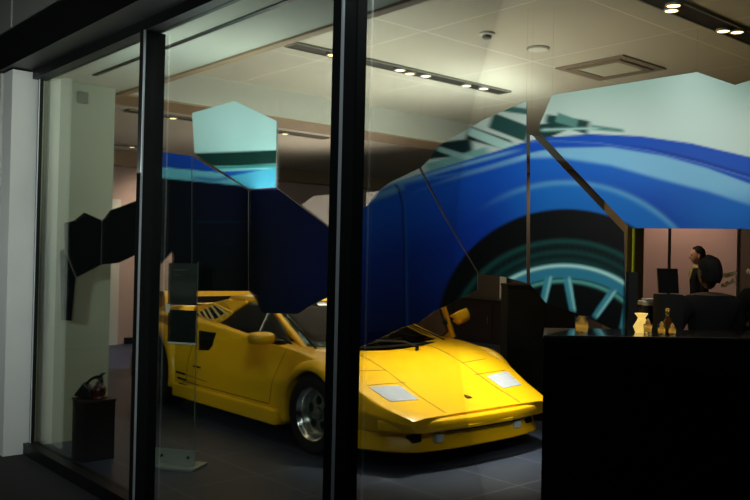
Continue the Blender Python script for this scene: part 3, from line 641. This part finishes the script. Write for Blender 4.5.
def patch(name, c4, m, parent, T=TB, lift=.003, thick=.006, nu=8, nv=6):
    b_ = bmesh.new(); g = []; gb = []
    A, B, Cc, D = map(V, c4)
    for j in range(nv+1):
        r1, r2 = [], []
        for i in range(nu+1):
            p_ = A.lerp(B, i/nu).lerp(D.lerp(Cc, i/nu), j/nv); q, no, _, _ = T.find_nearest(p_); r1.append(b_.verts.new(q+no*lift)); r2.append(b_.verts.new(q+no*(lift-thick)))
        g.append(r1); gb.append(r2)
    for G, fl in ((g, 1), (gb, -1)):
        for j in range(nv):
            for i in range(nu):
                q = (G[j][i], G[j][i+1], G[j+1][i+1], G[j+1][i]); b_.faces.new(q if fl > 0 else q[::-1])
    per = [(0, i) for i in range(nu)]+[(j, nu) for j in range(nv)]+[(nv, i) for i in range(nu, 0, -1)]+[(j, 0) for j in range(nv, 0, -1)]
    for a, b in zip(per, per[1:]+per[:1]): b_.faces.new((g[a[0]][a[1]], gb[a[0]][a[1]], gb[b[0]][b[1]], g[b[0]][b[1]]))
    return fromb(name, b_, m, parent, False)
def top(x, y): return down(x, y)[0] or V((x, y, .45))
for sg in (-1, 1):
    lam = patch('headlamp', [top(.63, sg*.44), top(.61, sg*.68), top(.42, sg*.72), top(.44, sg*.45)], lensm, car, lift=.004)
    ribbon('lamp_cover_seam', [top(.40, sg*y) for y in np.linspace(.36, .72, 10)], .006, seam, car)
    ribbon('lamp_cover_seam', [top(.22, sg*y) for y in np.linspace(.40, .68, 10)], .006, seam, car)
    ribbon('lid_side_seam', [top(x, sg*(.385+(.84-x)*.03)) for x in np.linspace(.84, -.20, 24)], .008, seam, car)
ribbon('lid_rear_seam', [top(-.20, y) for y in np.linspace(-.41, .41, 16)], .008, seam, car)
b_ = bmesh.new(); q, no = down(.67, 0); MT = Matrix.Translation(q) @ no.to_track_quat('Z', 'X').to_matrix().to_4x4()
sh = [(-.030, -.025), (-.030, .025), (.0, .026), (.022, .014), (.034, 0), (.022, -.014), (.0, -.026)]
prism(b_, [MT @ V((x, y, .0)) for x, y in sh], no, .004); em = fromb('badge', b_, black, car); em['label'] = 'black shield badge'
b_ = bmesh.new(); prism(b_, [MT @ V((x*.5, y*.5, .004)) for x, y in sh], no, .0015); fromb('badge_centre', b_, gold, em)
# fog lamps, intakes and markers
def fpatch(name, pts, m, lift=.002, thick=.012):
    h = [hit(px, py, TF)[0] for px, py in pts]
    return patch(name, h, m, car, TF, lift, thick)
ik = patch('air_intake', [(.80, -.71, .262), (.81, -.56, .262), (.86, -.585, .215), (.85, -.675, .215)], mblack, car, TS); patch('air_intake', [(.81, .62, .262), (.82, .47, .262), (.87, .495, .215), (.86, .585, .215)], mblack, car, TS)
fogm = mat('fog_lens', (.8, .85, .8), .2, .3, noise=.3, scale=80)
for sg in (-1, 1):
    fl = box('fog_lamp', .815, .853, sg*.40-.085, sg*.40-.005, .178, .243, alu, car, .01)
    box('fog_lens', .850, .858, sg*.40-.077, sg*.40-.013, .184, .237, fogm, fl, .006)
    ribbon('bumper_side_seam', seg((.80, sg*.72, .350), (.79, sg*.74, .255), 8), .012, mblack, car, TF)
    patch('side_marker', [(.42, sg*1, .33), (.37, sg*1, .33), (.37, sg*1, .29), (.42, sg*1, .29)], amber, car, TB)
ribbon('nose_seam', [V((x+.02, y, .358)) for x, y in [(p_[0], -p_[1]) for p_ in nose_path()[:18:-1]]+nose_path()[:19]], .007, seam, car, TB) if 0 else None
# door outline on each side
for sg in (-1, 1):
    def side(x, z): return TB.ray_cast(V((x, sg*2, z)), V((0, -sg, 0)))[0]
    if sg > 0: continue_door = False
    fr_ = [side(-.52+.10*(z-.30)/.4-.0, z) for z in np.linspace(.30, .72, 12)]
    ribbon('door_front_seam', [p_ for p_ in fr_ if p_], .006, seam, car)
    ribbon('door_bottom_seam', [p_ for p_ in [side(x, .295) for x in np.linspace(-.53, -1.9, 14)] if p_], .006, seam, car)
    ribbon('door_rear_seam', [p_ for p_ in [side(-1.84, z) for z in np.linspace(.30, .80, 12)] if p_], .006, seam, car)
    ribbon('badge_strip', [p_ for p_ in [side(x, .45) for x in np.linspace(-1.75, -1.62, 4)] if p_], .016, black, car)
    # mirrors
    cx = -.66 if sg > 0 else -.59; my = sg*.955; mz = .80
    b_ = bmesh.new(); MT = Matrix.Translation((cx, my, mz)) @ Matrix.Rotation(sg*.25, 4, 'Z')
    pr = [(.06, .02, .012), (.05, .075, .036), (.01, .098, .048), (-.04, .102, .050), (-.055, .098, .046)]
    rg = []
    for x_, wy, wz in pr:
        rg.append([b_.verts.new(MT @ V((x_, wy*(abs(math.cos(a))**.6)*math.copysign(1, math.cos(a)), wz*(abs(math.sin(a))**.6)*math.copysign(1, math.sin(a))))) for a in [2*math.pi*k/20 for k in range(20)]])
    for a, b in zip(rg, rg[1:]):
        for i in range(20): b_.faces.new((a[i], a[(i+1) % 20], b[(i+1) % 20], b[i]))
    b_.faces.new(rg[0]); b_.faces.new(rg[-1][::-1]); mi = fromb('wing_mirror', b_, yellow, car, True); mparts = [mi]
    b_ = bmesh.new(); tube(b_, [(cx-.01, my-sg*.05, mz-.02), (cx+.02, sg*.80, .765), (cx+.03, sg*.77, .74)], [.02, .025, .03]); mparts.append(fromb('mirror_stalk', b_, black, mi, True))
    b_ = bmesh.new(); bbox(b_, -.062, -.056, -.085, .085, -.038, .038, 0, MT); mparts.append(fromb('mirror_glass', b_, chrome, mi))
    if sg > 0:
        for p_ in mparts:
            for v_ in p_.data.vertices: v_.co = RD @ v_.co
# wiper and cowl
b_ = bmesh.new(); tube(b_, [(-.12, -.62, .745), (-.20, -.15, .765), (-.27, .18, .775)], .007, 6); tube(b_, [(-.10, .20, .72), (-.16, .10, .76), (-.22, -.15, .775)], .009, 6); fromb('wiper', b_, black, car)
b_ = bmesh.new(); lathe(b_, [(.018, 0), (.016, .05), (.008, .055)], Matrix.Translation((-.10, .20, .69)), 12); fromb('wiper_pivot', b_, black, car)
quadsheet('cowl', (WBx+.075, -WBy+.02, WBz-.012), (WBx+.075, WBy-.02, WBz-.012), (WBx-.06, WBy-.04, WBz-.01), (WBx-.06, -WBy+.04, WBz-.01), mblack, car, (.115, 0, -.004), .01)

# ------------------------------------------------------------ glass sign on its aluminium foot
sx, sy = -5.15, .60
sg_ = empty('glass_sign', (sx, sy, 0), 'tall glass information sign with dark printed fields on a low aluminium foot', 'sign', rz=math.radians(34))
box('foot_plate', -.19, .19, -.12, .10, .0, .018, alu, sg_, .003)
box('upright_bracket', -.15, .15, -.012, -.004, .018, .115, alu, sg_, .002)
for s in (-1, 1):
    b_ = bmesh.new(); lathe(b_, [(.011, 0), (.011, .004), (.006, .006)], Matrix.Translation((s*.10, -.012, .066)) @ Matrix.Rotation(math.pi/2, 4, 'X'), 16); fromb('bolt', b_, black, sg_)
gp = box('glass_pane', -.155, .133, -.004, .004, .02, 1.40, clear_m, sg_, .001)
gl = mat('sign_edge', (.12, .17, .16), .3)
for s in (-.156, .134): box('pane_edge', s-.0022, s+.0022, -.0045, .0045, .02, 1.40, gl, gp)
box('printed_field', -.085, .130, -.0065, -.0045, 1.10, 1.385, mat('sign_dark', (.010, .013, .012), .35), gp)
fld = box('printed_field', -.08, .130, -.0065, -.0045, .83, 1.065, mat('sign_dark_b', (.005, .007, .006), .25), gp)
box('white_footer_line', -.08, .130, -.0072, -.0064, .832, .845, white, gp)
for k, (a, b, c_, d_) in enumerate([(-.045, .05, 1.335, 1.345), (-.045, .0, 1.30, 1.306), (-.055, .03, 1.16, 1.26), (.045, .125, 1.16, 1.26)]):
    box('faded_print', a, b, -.0072, -.0064, c_, d_, mat('print_tone', (.05, .06, .055) if k < 2 else (.016, .017, .016), .5), gp)
box('white_tag', -.10, -.07, -.0075, -.0045, 1.045, 1.105, white, gp)

# ------------------------------------------------------------ ornament on the low plinth by the short wall
pl = empty('display_plinth', (-5.69, .24, 0), 'low dark red-black plinth just inside the window by the short wall', 'plinth')
box('plinth_body', -.11, .11, -.11, .11, 0, .405, mat('plinth_dark', (.006, .003, .003), .6, spec=.15), pl, .004)
box('plinth_top', -.115, .115, -.115, .115, .405, .42, mat('plinth_top_red', (.02, .004, .004), .45), pl, .003)
orn = empty('ornament', (-5.675, .25, .42), 'small dark red vessel with black hooked handle on the low plinth', 'ornament', rz=math.radians(40))
b_ = bmesh.new(); lathe(b_, [(.055, 0), (.058, .006), (.03, .012), (.045, .03), (.048, .06), (.036, .09), (.022, .10), (.026, .115)], Matrix.Translation((.02, 0, 0)), 28); fromb('vessel', b_, darkred, orn, True)
b_ = bmesh.new(); tube(b_, [(.035, 0, .10), (.03, 0, .135), (.0, 0, .15), (-.04, 0, .135), (-.085, 0, .09), (-.10, 0, .06)], [.015, .020, .013, .010, .012, .014], 10); tube(b_, [(.02, 0, .145), (.04, 0, .172), (.062, 0, .180)], [.014, .010, .005], 10); fromb('hooked_handle', b_, black, orn, True)
b_ = bmesh.new(); prism(b_, [(-.085, -.03, .115), (-.03, -.03, .06), (-.02, -.03, -.0), (-.11, -.03, .002), (-.165, -.03, .012)], (0, 1, 0), .06); o_ = fromb('drooping_side', b_, black, orn); md = o_.modifiers.new('b', 'BEVEL'); md.width = .012; md.segments = 3; apply_mods(o_)

# ------------------------------------------------------------ counter and the things on it
ctr_a = V((-2.449, 1.108, 0)); cdir = (V((-1.845, 1.931, 0))-ctr_a).normalized(); cang = math.atan2(cdir.y, cdir.x)
ct = empty('reception_counter', tuple(ctr_a), 'black counter with a glossy metal-edged top filling the lower right', 'counter', rz=cang)
gloss = mat('counter_gloss', (.012, .012, .012), .12, coat=.5)
b_ = bmesh.new(); prism(b_, [(0, .015, 0), (2.0, .015, 0), (2.0, .40, 0), (.12, .40, 0)], (0, 0, 1), 1.065); fromb('counter_body', b_, black, ct)
b_ = bmesh.new(); prism(b_, [(-.01, -.005, 1.068), (2.02, -.005, 1.068), (2.02, .42, 1.068), (.12, .42, 1.068)], (0, 0, 1), .032); fromb('counter_top', b_, gloss, ct)
box('edge_strip', -.012, 2.02, -.011, -.005, 1.086, 1.10, mat('edge_metal', (.22, .23, .22), .3, .8), ct, .001)
ctM = Matrix.Translation(ctr_a) @ Matrix.Rotation(cang, 4, 'Z')
def onctr(px, dy, z=1.10):      # a spot on the counter under picture column px, dy behind the front edge
    best = None
    for k in range(400):
        q = ctM @ V((k*.005, dy, z)); d_ = q-CAM; x = 375+F*d_.dot(rt)/d_.dot(fw)
        if best is None or abs(x-px) < best[0]: best = (abs(x-px), q)
    return best[1]
def tumbler(px, dy, label, h=.085, r_=.036, fill=.5, lit=True):
    t_ = empty('glass_tumbler', onctr(px, dy), label, 'glass', 'glasses on the counter')
    b_ = bmesh.new(); lathe(b_, [(0, 0), (r_*.85, 0), (r_, h), (r_-.003, h), (r_*.85-.003, .010), (0, .010)], None, 28, False); g = fromb('glass_wall', b_, clear_m, t_, True)
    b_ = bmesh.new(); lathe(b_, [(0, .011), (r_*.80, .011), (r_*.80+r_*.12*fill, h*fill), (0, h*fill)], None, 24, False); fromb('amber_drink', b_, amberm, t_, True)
    b_ = bmesh.new(); lathe(b_, [(.012, 0), (.012, .02), (.004, .035), (.0, .04)], Matrix.Translation((.0, 0, h*fill)), 12, False); fromb('candle', b_, mat('candle_wax', (.8, .6, .3), .5), t_, True)
    return t_
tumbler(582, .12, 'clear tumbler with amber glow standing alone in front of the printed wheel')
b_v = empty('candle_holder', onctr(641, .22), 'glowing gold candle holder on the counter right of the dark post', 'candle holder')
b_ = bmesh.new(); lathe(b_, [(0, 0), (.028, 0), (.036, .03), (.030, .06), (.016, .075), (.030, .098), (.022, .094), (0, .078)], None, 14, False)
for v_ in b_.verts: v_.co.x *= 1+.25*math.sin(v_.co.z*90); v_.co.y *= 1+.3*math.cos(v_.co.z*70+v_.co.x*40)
fromb('glass_cup', b_, mat('gold_glow', (.95, .66, .18), .3, .3, noise=.2, scale=60, emit=(1, .62, .16), es=.9), b_v)  # emission added to the gold surface to brighten it, no flame inside
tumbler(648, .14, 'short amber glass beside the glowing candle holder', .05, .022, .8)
bt_ = empty('bottle', onctr(667, .17), 'small dark bottle with gold neck in front of the display stand', 'bottle')
b_ = bmesh.new(); lathe(b_, [(0, 0), (.022, 0), (.026, .01), (.026, .055), (.010, .085), (.009, .12), (0, .12)], None, 20, False); fromb('bottle_body', b_, mat('amber_glass', (.12, .05, .01), .15, coat=.5), bt_, True)
b_ = bmesh.new(); lathe(b_, [(.011, .10), (.012, .128), (0, .130)], None, 16, False); fromb('cap', b_, gold, bt_, True)
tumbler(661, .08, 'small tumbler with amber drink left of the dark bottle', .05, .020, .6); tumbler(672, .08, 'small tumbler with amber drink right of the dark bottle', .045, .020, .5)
# point-of-sale screen on a pedestal behind the counter
q = CAM+ray(669, 283)*5.0
ps = empty('display_screen', (q.x, q.y, 0), 'black tilted screen seen from behind on a dark pedestal beside the seated visitor', 'screen', rz=YAW+.05)
b_ = bmesh.new(); prism(b_, [(-.058, 0, 1.30), (.05, .02, 1.30), (.050, 0, 1.30), (.030, -.02, 1.30)], (0, 0, 1), .001); b_.free()
b_ = bmesh.new(); prism(b_, [(-.045, .03, 1.285), (.072, .03, 1.285), (.046, -.01, 1.425), (-.072, -.01, 1.425)], (0, 1, .2), .014); fromb('screen_back', b_, black, ps)
box('pedestal', -.06, .07, -.04, .08, 0, 1.28, mblack, ps, .004)
q = CAM+ray(655, 296)*5.3
st_ = empty('paper_stack', (q.x, q.y, 1.22), 'small pile of white paper on the side stand left of the black screen', 'paper', rz=YAW)
for k in range(2): box('paper_sheet', -.085+.02*k, .07, -.05, .05, .012*k+.002, .012*k+.008, white, st_)
sd_ = empty('side_stand', (q.x, q.y, 0), 'narrow dark stand carrying the white papers', 'stand', rz=YAW)
box('stand_body', -.08, .07, -.05, .05, 0, 1.20, mblack, sd_, .003); box('stand_top', -.09, .075, -.055, .055, 1.20, 1.22, brownt, sd_, .002)
# dark plinth in front of the printed wheel
q = CAM+ray(535, 300)*7.7
pp = empty('tall_cabinet', (q.x, q.y, 0), 'tall black cabinet on the floor beyond the nose of the car', 'plinth', rz=YAW)
box('cabinet_body', -.25, .45, 0, .40, 0, 1.21, mblack, pp, .004); box('cabinet_top', -.255, .455, -.005, .405, 1.21, 1.235, mblack, pp, .002)
box('cabinet_door', -.24, .095, -.015, -.001, .06, 1.19, mblack, pp, .002); box('cabinet_door', .105, .44, -.015, -.001, .06, 1.19, mblack, pp, .002)
# dark post and slim lit strip right of the wheel panel
q = CAM+ray(633, 300)*5.05
po = empty('dark_post', (q.x, q.y, 0), 'slim dark post just right of the printed wheel', 'post', rz=YAW)
box('post_shaft', -.028, .028, 0, .05, .02, 1.40, mblack, po, .002); box('post_foot', -.08, .08, -.05, .1, 0, .02, mblack, po, .002)
q = CAM+ray(630.5, 280)*8.6
struct('trim_19', q.x-.25, q.x+.02, q.y-.1, q.y+.2, 0, 3.02, brownt)
q2 = CAM+ray(635, 280)*8.55
lt_ = tag(box('light_tube', q2.x-.008, q2.x+.006, q2.y-.05, q2.y-.025, 0.02, 2.9, mat('yellow_green_strip', (.45, .55, .05), .4, emit=(.5, .6, .04), es=.08)), 'thin yellow-green vertical strip on the brown column behind the counter', 'light strip')
# white notice far behind
q = U(505, 290, 1, 9.45)
nt_ = empty('wall_notice', (q.x, 9.44, 0), 'pale notice with a cut-out edge on the far wall left of the tall plinth', 'notice')
box('notice_sheet', -.12, .14, 0, .02, 1.16, 1.42, mat('notice_pale', (.95, .90, .72), .6), nt_); box('notice_lower', -.12, .02, 0, .02, .70, 1.16, mat('notice_pale_b', (.85, .80, .62), .6), nt_)
# low sideboard along the back wall behind the car
sb = empty('sideboard', (-10.4, 9.1, 0), 'long low dark brown sideboard against the far wall behind the car', 'cabinet')
box('cabinet_body', -1.9, 1.9, -.25, .25, .0, .74, mat('dark_walnut', (.045, .028, .018), .5, noise=.2), sb, .005); box('cabinet_top', -1.93, 1.93, -.28, .28, .74, .77, mat('dark_walnut_top', (.02, .012, .008), .4), sb, .003)
for k in range(4):
    dr = box('cabinet_door', -1.88+.94*k, -.96+.94*k, -.27, -.252, .09, .70, mat('dark_walnut_door', (.05, .03, .02), .5), sb, .003); b_ = bmesh.new(); tube(b_, [(-1.06+.94*k, -.28, .35), (-1.06+.94*k, -.28, .47)], .006); fromb('door_handle', b_, alu, dr)

# ------------------------------------------------------------ people
def person(loc, rz, H, label, jacket, skin, hairc, collar=None, arms='down', lean=0, head_turn=0, trousers=(.01, .01, .012), nm='person'):
    o = bpy.data.objects.new(nm, bpy.data.meshes.new('person_body')); C.objects.link(o); o.location = loc; o.rotation_euler = (0, 0, rz)
    tag(o, label, 'person')
    s = H/1.75; J = []; R = []; E = []
    def add(p_, r_, par=None):
        J.append(V(p_)*s); R.append(r_*s); 
        if par is not None: E.append((par, len(J)-1))
        return len(J)-1
    pel = add((0, 0, .95), .145)
    wst = add((0, .0, 1.08), .130, pel); ch = add((0, lean*.4, 1.27), .150, wst); uc = add((0, lean*.7, 1.40), .115, ch); nk = add((0, lean*.9+.005, 1.50), .055, uc)
    for sg in (-1, 1):
        hip = add((sg*.10, 0, .86), .105, pel); kn = add((sg*.11, .015, .50), .062, hip); an = add((sg*.11, -.02, .10), .045, kn); he = add((sg*.11, -.04, .045), .042, an); to = add((sg*.13, .14, .035), .032, he)
        sh = add((sg*.17, lean*.7, 1.405), .080, uc); s2 = add((sg*.215, lean*.7, 1.35), .068, sh)
        if arms == 'down': el = (sg*.26, -.02, 1.09); wr = (sg*.25, .10, .87); hd = (sg*.245, .13, .80)
        else: el = (sg*.27, .08, 1.12); wr = (sg*.14, .32, 1.13); hd = (sg*.10, .39, 1.14)
        e_ = add(el, .050, s2); w_ = add(wr, .031, e_); h_ = add(hd, .036, w_)
        dv = (V(hd)-V(wr)).normalized(); sd = V((0, 1, 0)) if arms == 'down' else V((-sg, 0, 0)); cu = V((-sg, 0, 0)) if arms == 'down' else V((0, 0, -1))
        for f_ in range(4):
            ln = (.072, .082, .076, .060)[f_]; b0 = V(hd)+sd*(.028-.019*f_)+dv*.03
            k1 = add(b0, .0105, h_); k2 = add(b0+dv*ln*.5+cu*.008, .0095, k1); add(b0+dv*ln*.85+cu*.03, .008, k2)
        t1 = add(V(wr)+dv*.03+sd*.035, .012, w_); add(V(wr)+dv*.075+sd*.055+cu*.012, .0095, t1)
    me = o.data; me.from_pydata([tuple(j) for j in J], E, []); me.update()
    md = o.modifiers.new('sk', 'SKIN'); md.use_smooth_shade = True
    sk_ = me.skin_vertices[0].data
    for i, r_ in enumerate(R): sk_[i].radius = (r_*(1.15 if i in (1, 2, 0) else 1), r_*(.80 if i in (1, 2, 0) else 1)) ; sk_[i].use_root = (i == 0)
    sb_ = o.modifiers.new('ss', 'SUBSURF'); sb_.levels = 2; sb_.render_levels = 2; apply_mods(o)
    # head shaped from a sphere and merged into the same mesh
    bm = bmesh.new(); bm.from_mesh(o.data)
    hz = 1.635*s; hy = (lean*1.0+.02)*s; RM = Matrix.Translation((0, hy, hz)) @ Matrix.Rotation(head_turn, 4, 'Z')
    r0 = bmesh.ops.create_uvsphere(bm, u_segments=40, v_segments=28, radius=1)['verts']
    for v_ in r0:
        x, y, z = v_.co; fx = .074*(1-.20*max(0, -z)**1.3); fy = .096; fz = .118
        q = V((x*fx, y*fy*(1-.12*max(0, -z)), z*fz))
        if y > 0:                     # face side
            q.y += .010*math.exp(-((z+.85)/.25)**2)*math.exp(-(x/.4)**2)                          # chin
            q.y += .026*math.exp(-((z+.18)/.16)**2)*math.exp(-(x/.13)**2)                        # nose
            q.y += .008*math.exp(-((z+.48)/.08)**2)*math.exp(-(x/.28)**2)                        # lips
            q.y -= .010*math.exp(-((z-.05)/.12)**2)*(math.exp(-((x-.38)/.16)**2)+math.exp(-((x+.38)/.16)**2))   # sockets
            q.y += .006*math.exp(-((z-.26)/.10)**2)*math.exp(-(x/.6)**2)                         # brow
        if y < -.2 and z < 0: q.y += .018*(-z)
        v_.co = RM @ (q*s)
    for sg in (-1, 1):                # ears
        r1 = bmesh.ops.create_uvsphere(bm, u_segments=12, v_segments=8, radius=1)['verts']
        for v_ in r1: v_.co = RM @ (V((sg*.075+v_.co.x*.010, -.005+v_.co.y*.018, -.012+v_.co.z*.032))*s)
    for f_ in bm.faces:
        c0 = f_.calc_center_median()/s; f_.smooth = True
        hand = (c0.z < .86 and abs(c0.x) > .19 and arms == 'down') or (arms != 'down' and c0.y > .315)
        f_.material_index = 1 if (c0.z > 1.475 or hand) else (2 if c0.z < .93 and abs(c0.x) < .20 else 0)
        if c0.z < .09: f_.material_index = 3
    bm.to_mesh(o.data); bm.free()
    for m_ in (mat('jacket', jacket, .9, spec=.05), mat('skin', skin, .55, spec=.2), mat('trousers', trousers, .9, spec=.05), mat('shoes', (.008, .008, .008), .4)): o.data.materials.append(m_)
    # hair
    b_ = bmesh.new(); r2 = bmesh.ops.create_uvsphere(b_, u_segments=32, v_segments=22, radius=1)['verts']; kill = []
    for v_ in r2:
        x, y, z = v_.co
        if z < .30*max(0, y*1.6)+(-.55 if y < -.1 else .05)+(.25 if y > .55 else 0): kill.append(v_); continue
        rr = 1+.03*math.sin(9*x+3*z)+.02*math.sin(14*y); v_.co = RM @ (V((x*.083*rr, y*.104*rr-.004, z*.130*rr+.002))*s)
    bmesh.ops.delete(b_, geom=kill, context='VERTS'); h = fromb('hair', b_, mat('hair', hairc, .8, spec=.08, noise=.3, scale=90), o, True)
    md = h.modifiers.new('s', 'SOLIDIFY'); md.thickness = .012; md.offset = -1; apply_mods(h)
    # eyes
    for sg in (-1, 1):
        b_ = bmesh.new(); bmesh.ops.create_uvsphere(b_, u_segments=12, v_segments=8, radius=.0115*s, matrix=RM @ Matrix.Translation(V((sg*.028, .079, .005))*s)); fromb('eye', b_, mat('eye', (.05, .04, .035), .2), o, True)
    if collar:
        b_ = bmesh.new(); zc = 1.475*s; yc = (lean*.9+.005)*s
        for (r_, z_, k) in (): pass
        lathe(b_, [(.078*s, -.03*s), (.072*s, .0), (.066*s, .035*s), (.060*s, .035*s), (.066*s, -.02*s)], Matrix.Translation((0, yc, zc)), 24, False); fromb('collar', b_, mat('collar', collar, .7), o, True)
        b_ = bmesh.new(); prism(b_, [(-.065*s, yc+.075*s, zc-.01*s), (.065*s, yc+.075*s, zc-.01*s), (.02*s, yc+.105*s, zc-.16*s), (-.02*s, yc+.105*s, zc-.16*s)], (0, 1, .2), .012); fromb('shirt_front', b_, mat('shirt', collar, .7), o)
    return o
def footpt(px, depth): d_ = ray(px, 262); q = CAM+d_*(depth/d_.dot(fw)); return (q.x, q.y, 0)
# big silhouette at the counter, facing away into the room
person(footpt(711, 5.15), YAW+.15, 1.50, 'person in black seen from behind at the counter, large dark silhouette', (.006, .006, .007), (.05, .03, .022), (.004, .004, .004), arms='fwd')
person(footpt(699, 10.6), YAW+1.45, 1.68, 'person in profile with short dark hair and olive collar facing left, farther back', (.012, .011, .011), (.42, .22, .14), (.02, .013, .01), collar=(.30, .24, .05))
person(footpt(768, 6.1), YAW+.1, 1.53, 'person in dark clothes cut off by the right edge of the picture', (.008, .008, .008), (.08, .05, .035), (.005, .004, .004), arms='fwd')
# ------------------------------------------------------------ flowers
q = CAM+ray(741, 330)*7.3
fs = empty('flower_stand', (q.x, q.y, 0), 'dark pedestal under the pale flowers at the right', 'stand', rz=YAW); box('stand_column', -.12, .12, -.12, .12, 0, .95, mblack, fs, .004); box('stand_cap', -.13, .13, -.13, .13, .95, .97, mblack, fs, .002)
fv = empty('orchid', (q.x, q.y, .97), 'sprays of pale cream flowers in a dark vase behind the dark visitors at the right', 'flowers', rz=YAW)
b_ = bmesh.new(); lathe(b_, [(0, 0), (.04, 0), (.055, .06), (.03, .13), (.035, .15)], None, 20, False); fromb('vase', b_, mblack, fv, True)
petm = mat('petal_cream', (.80, .68, .40), .6)
for k, pts in enumerate([[(0, 0, .14), (-.02, 0, .32), (-.06, 0, .42), (-.14, 0, .40)], [(0, 0, .14), (-.01, 0, .30), (-.08, -.02, .36), (-.16, -.02, .32)], [(0, 0, .14), (.02, 0, .34), (.05, 0, .44), (.12, 0, .42)]]):
    b_ = bmesh.new(); tube(b_, pts, .003, 6); st2 = fromb('stem', b_, mat('stem_green', (.05, .10, .02), .6), fv)
    for j in range(5):
        t = j/4; c0 = V(pts[2]).lerp(V(pts[3]), t) if j > 0 else V(pts[2]); b_ = bmesh.new()
        for a in range(5):
            an = 2*math.pi*a/5+random.random(); d_ = V((math.cos(an), -.25, math.sin(an)))
            e1 = d_.cross(V((0, 1, 0))).normalized(); l_ = .024; prism(b_, [c0, c0+d_*l_*.6+e1*l_*.35, c0+d_*l_, c0+d_*l_*.6-e1*l_*.35], (0, 1, 0), .002)
        fromb('flower', b_, petm, st2)
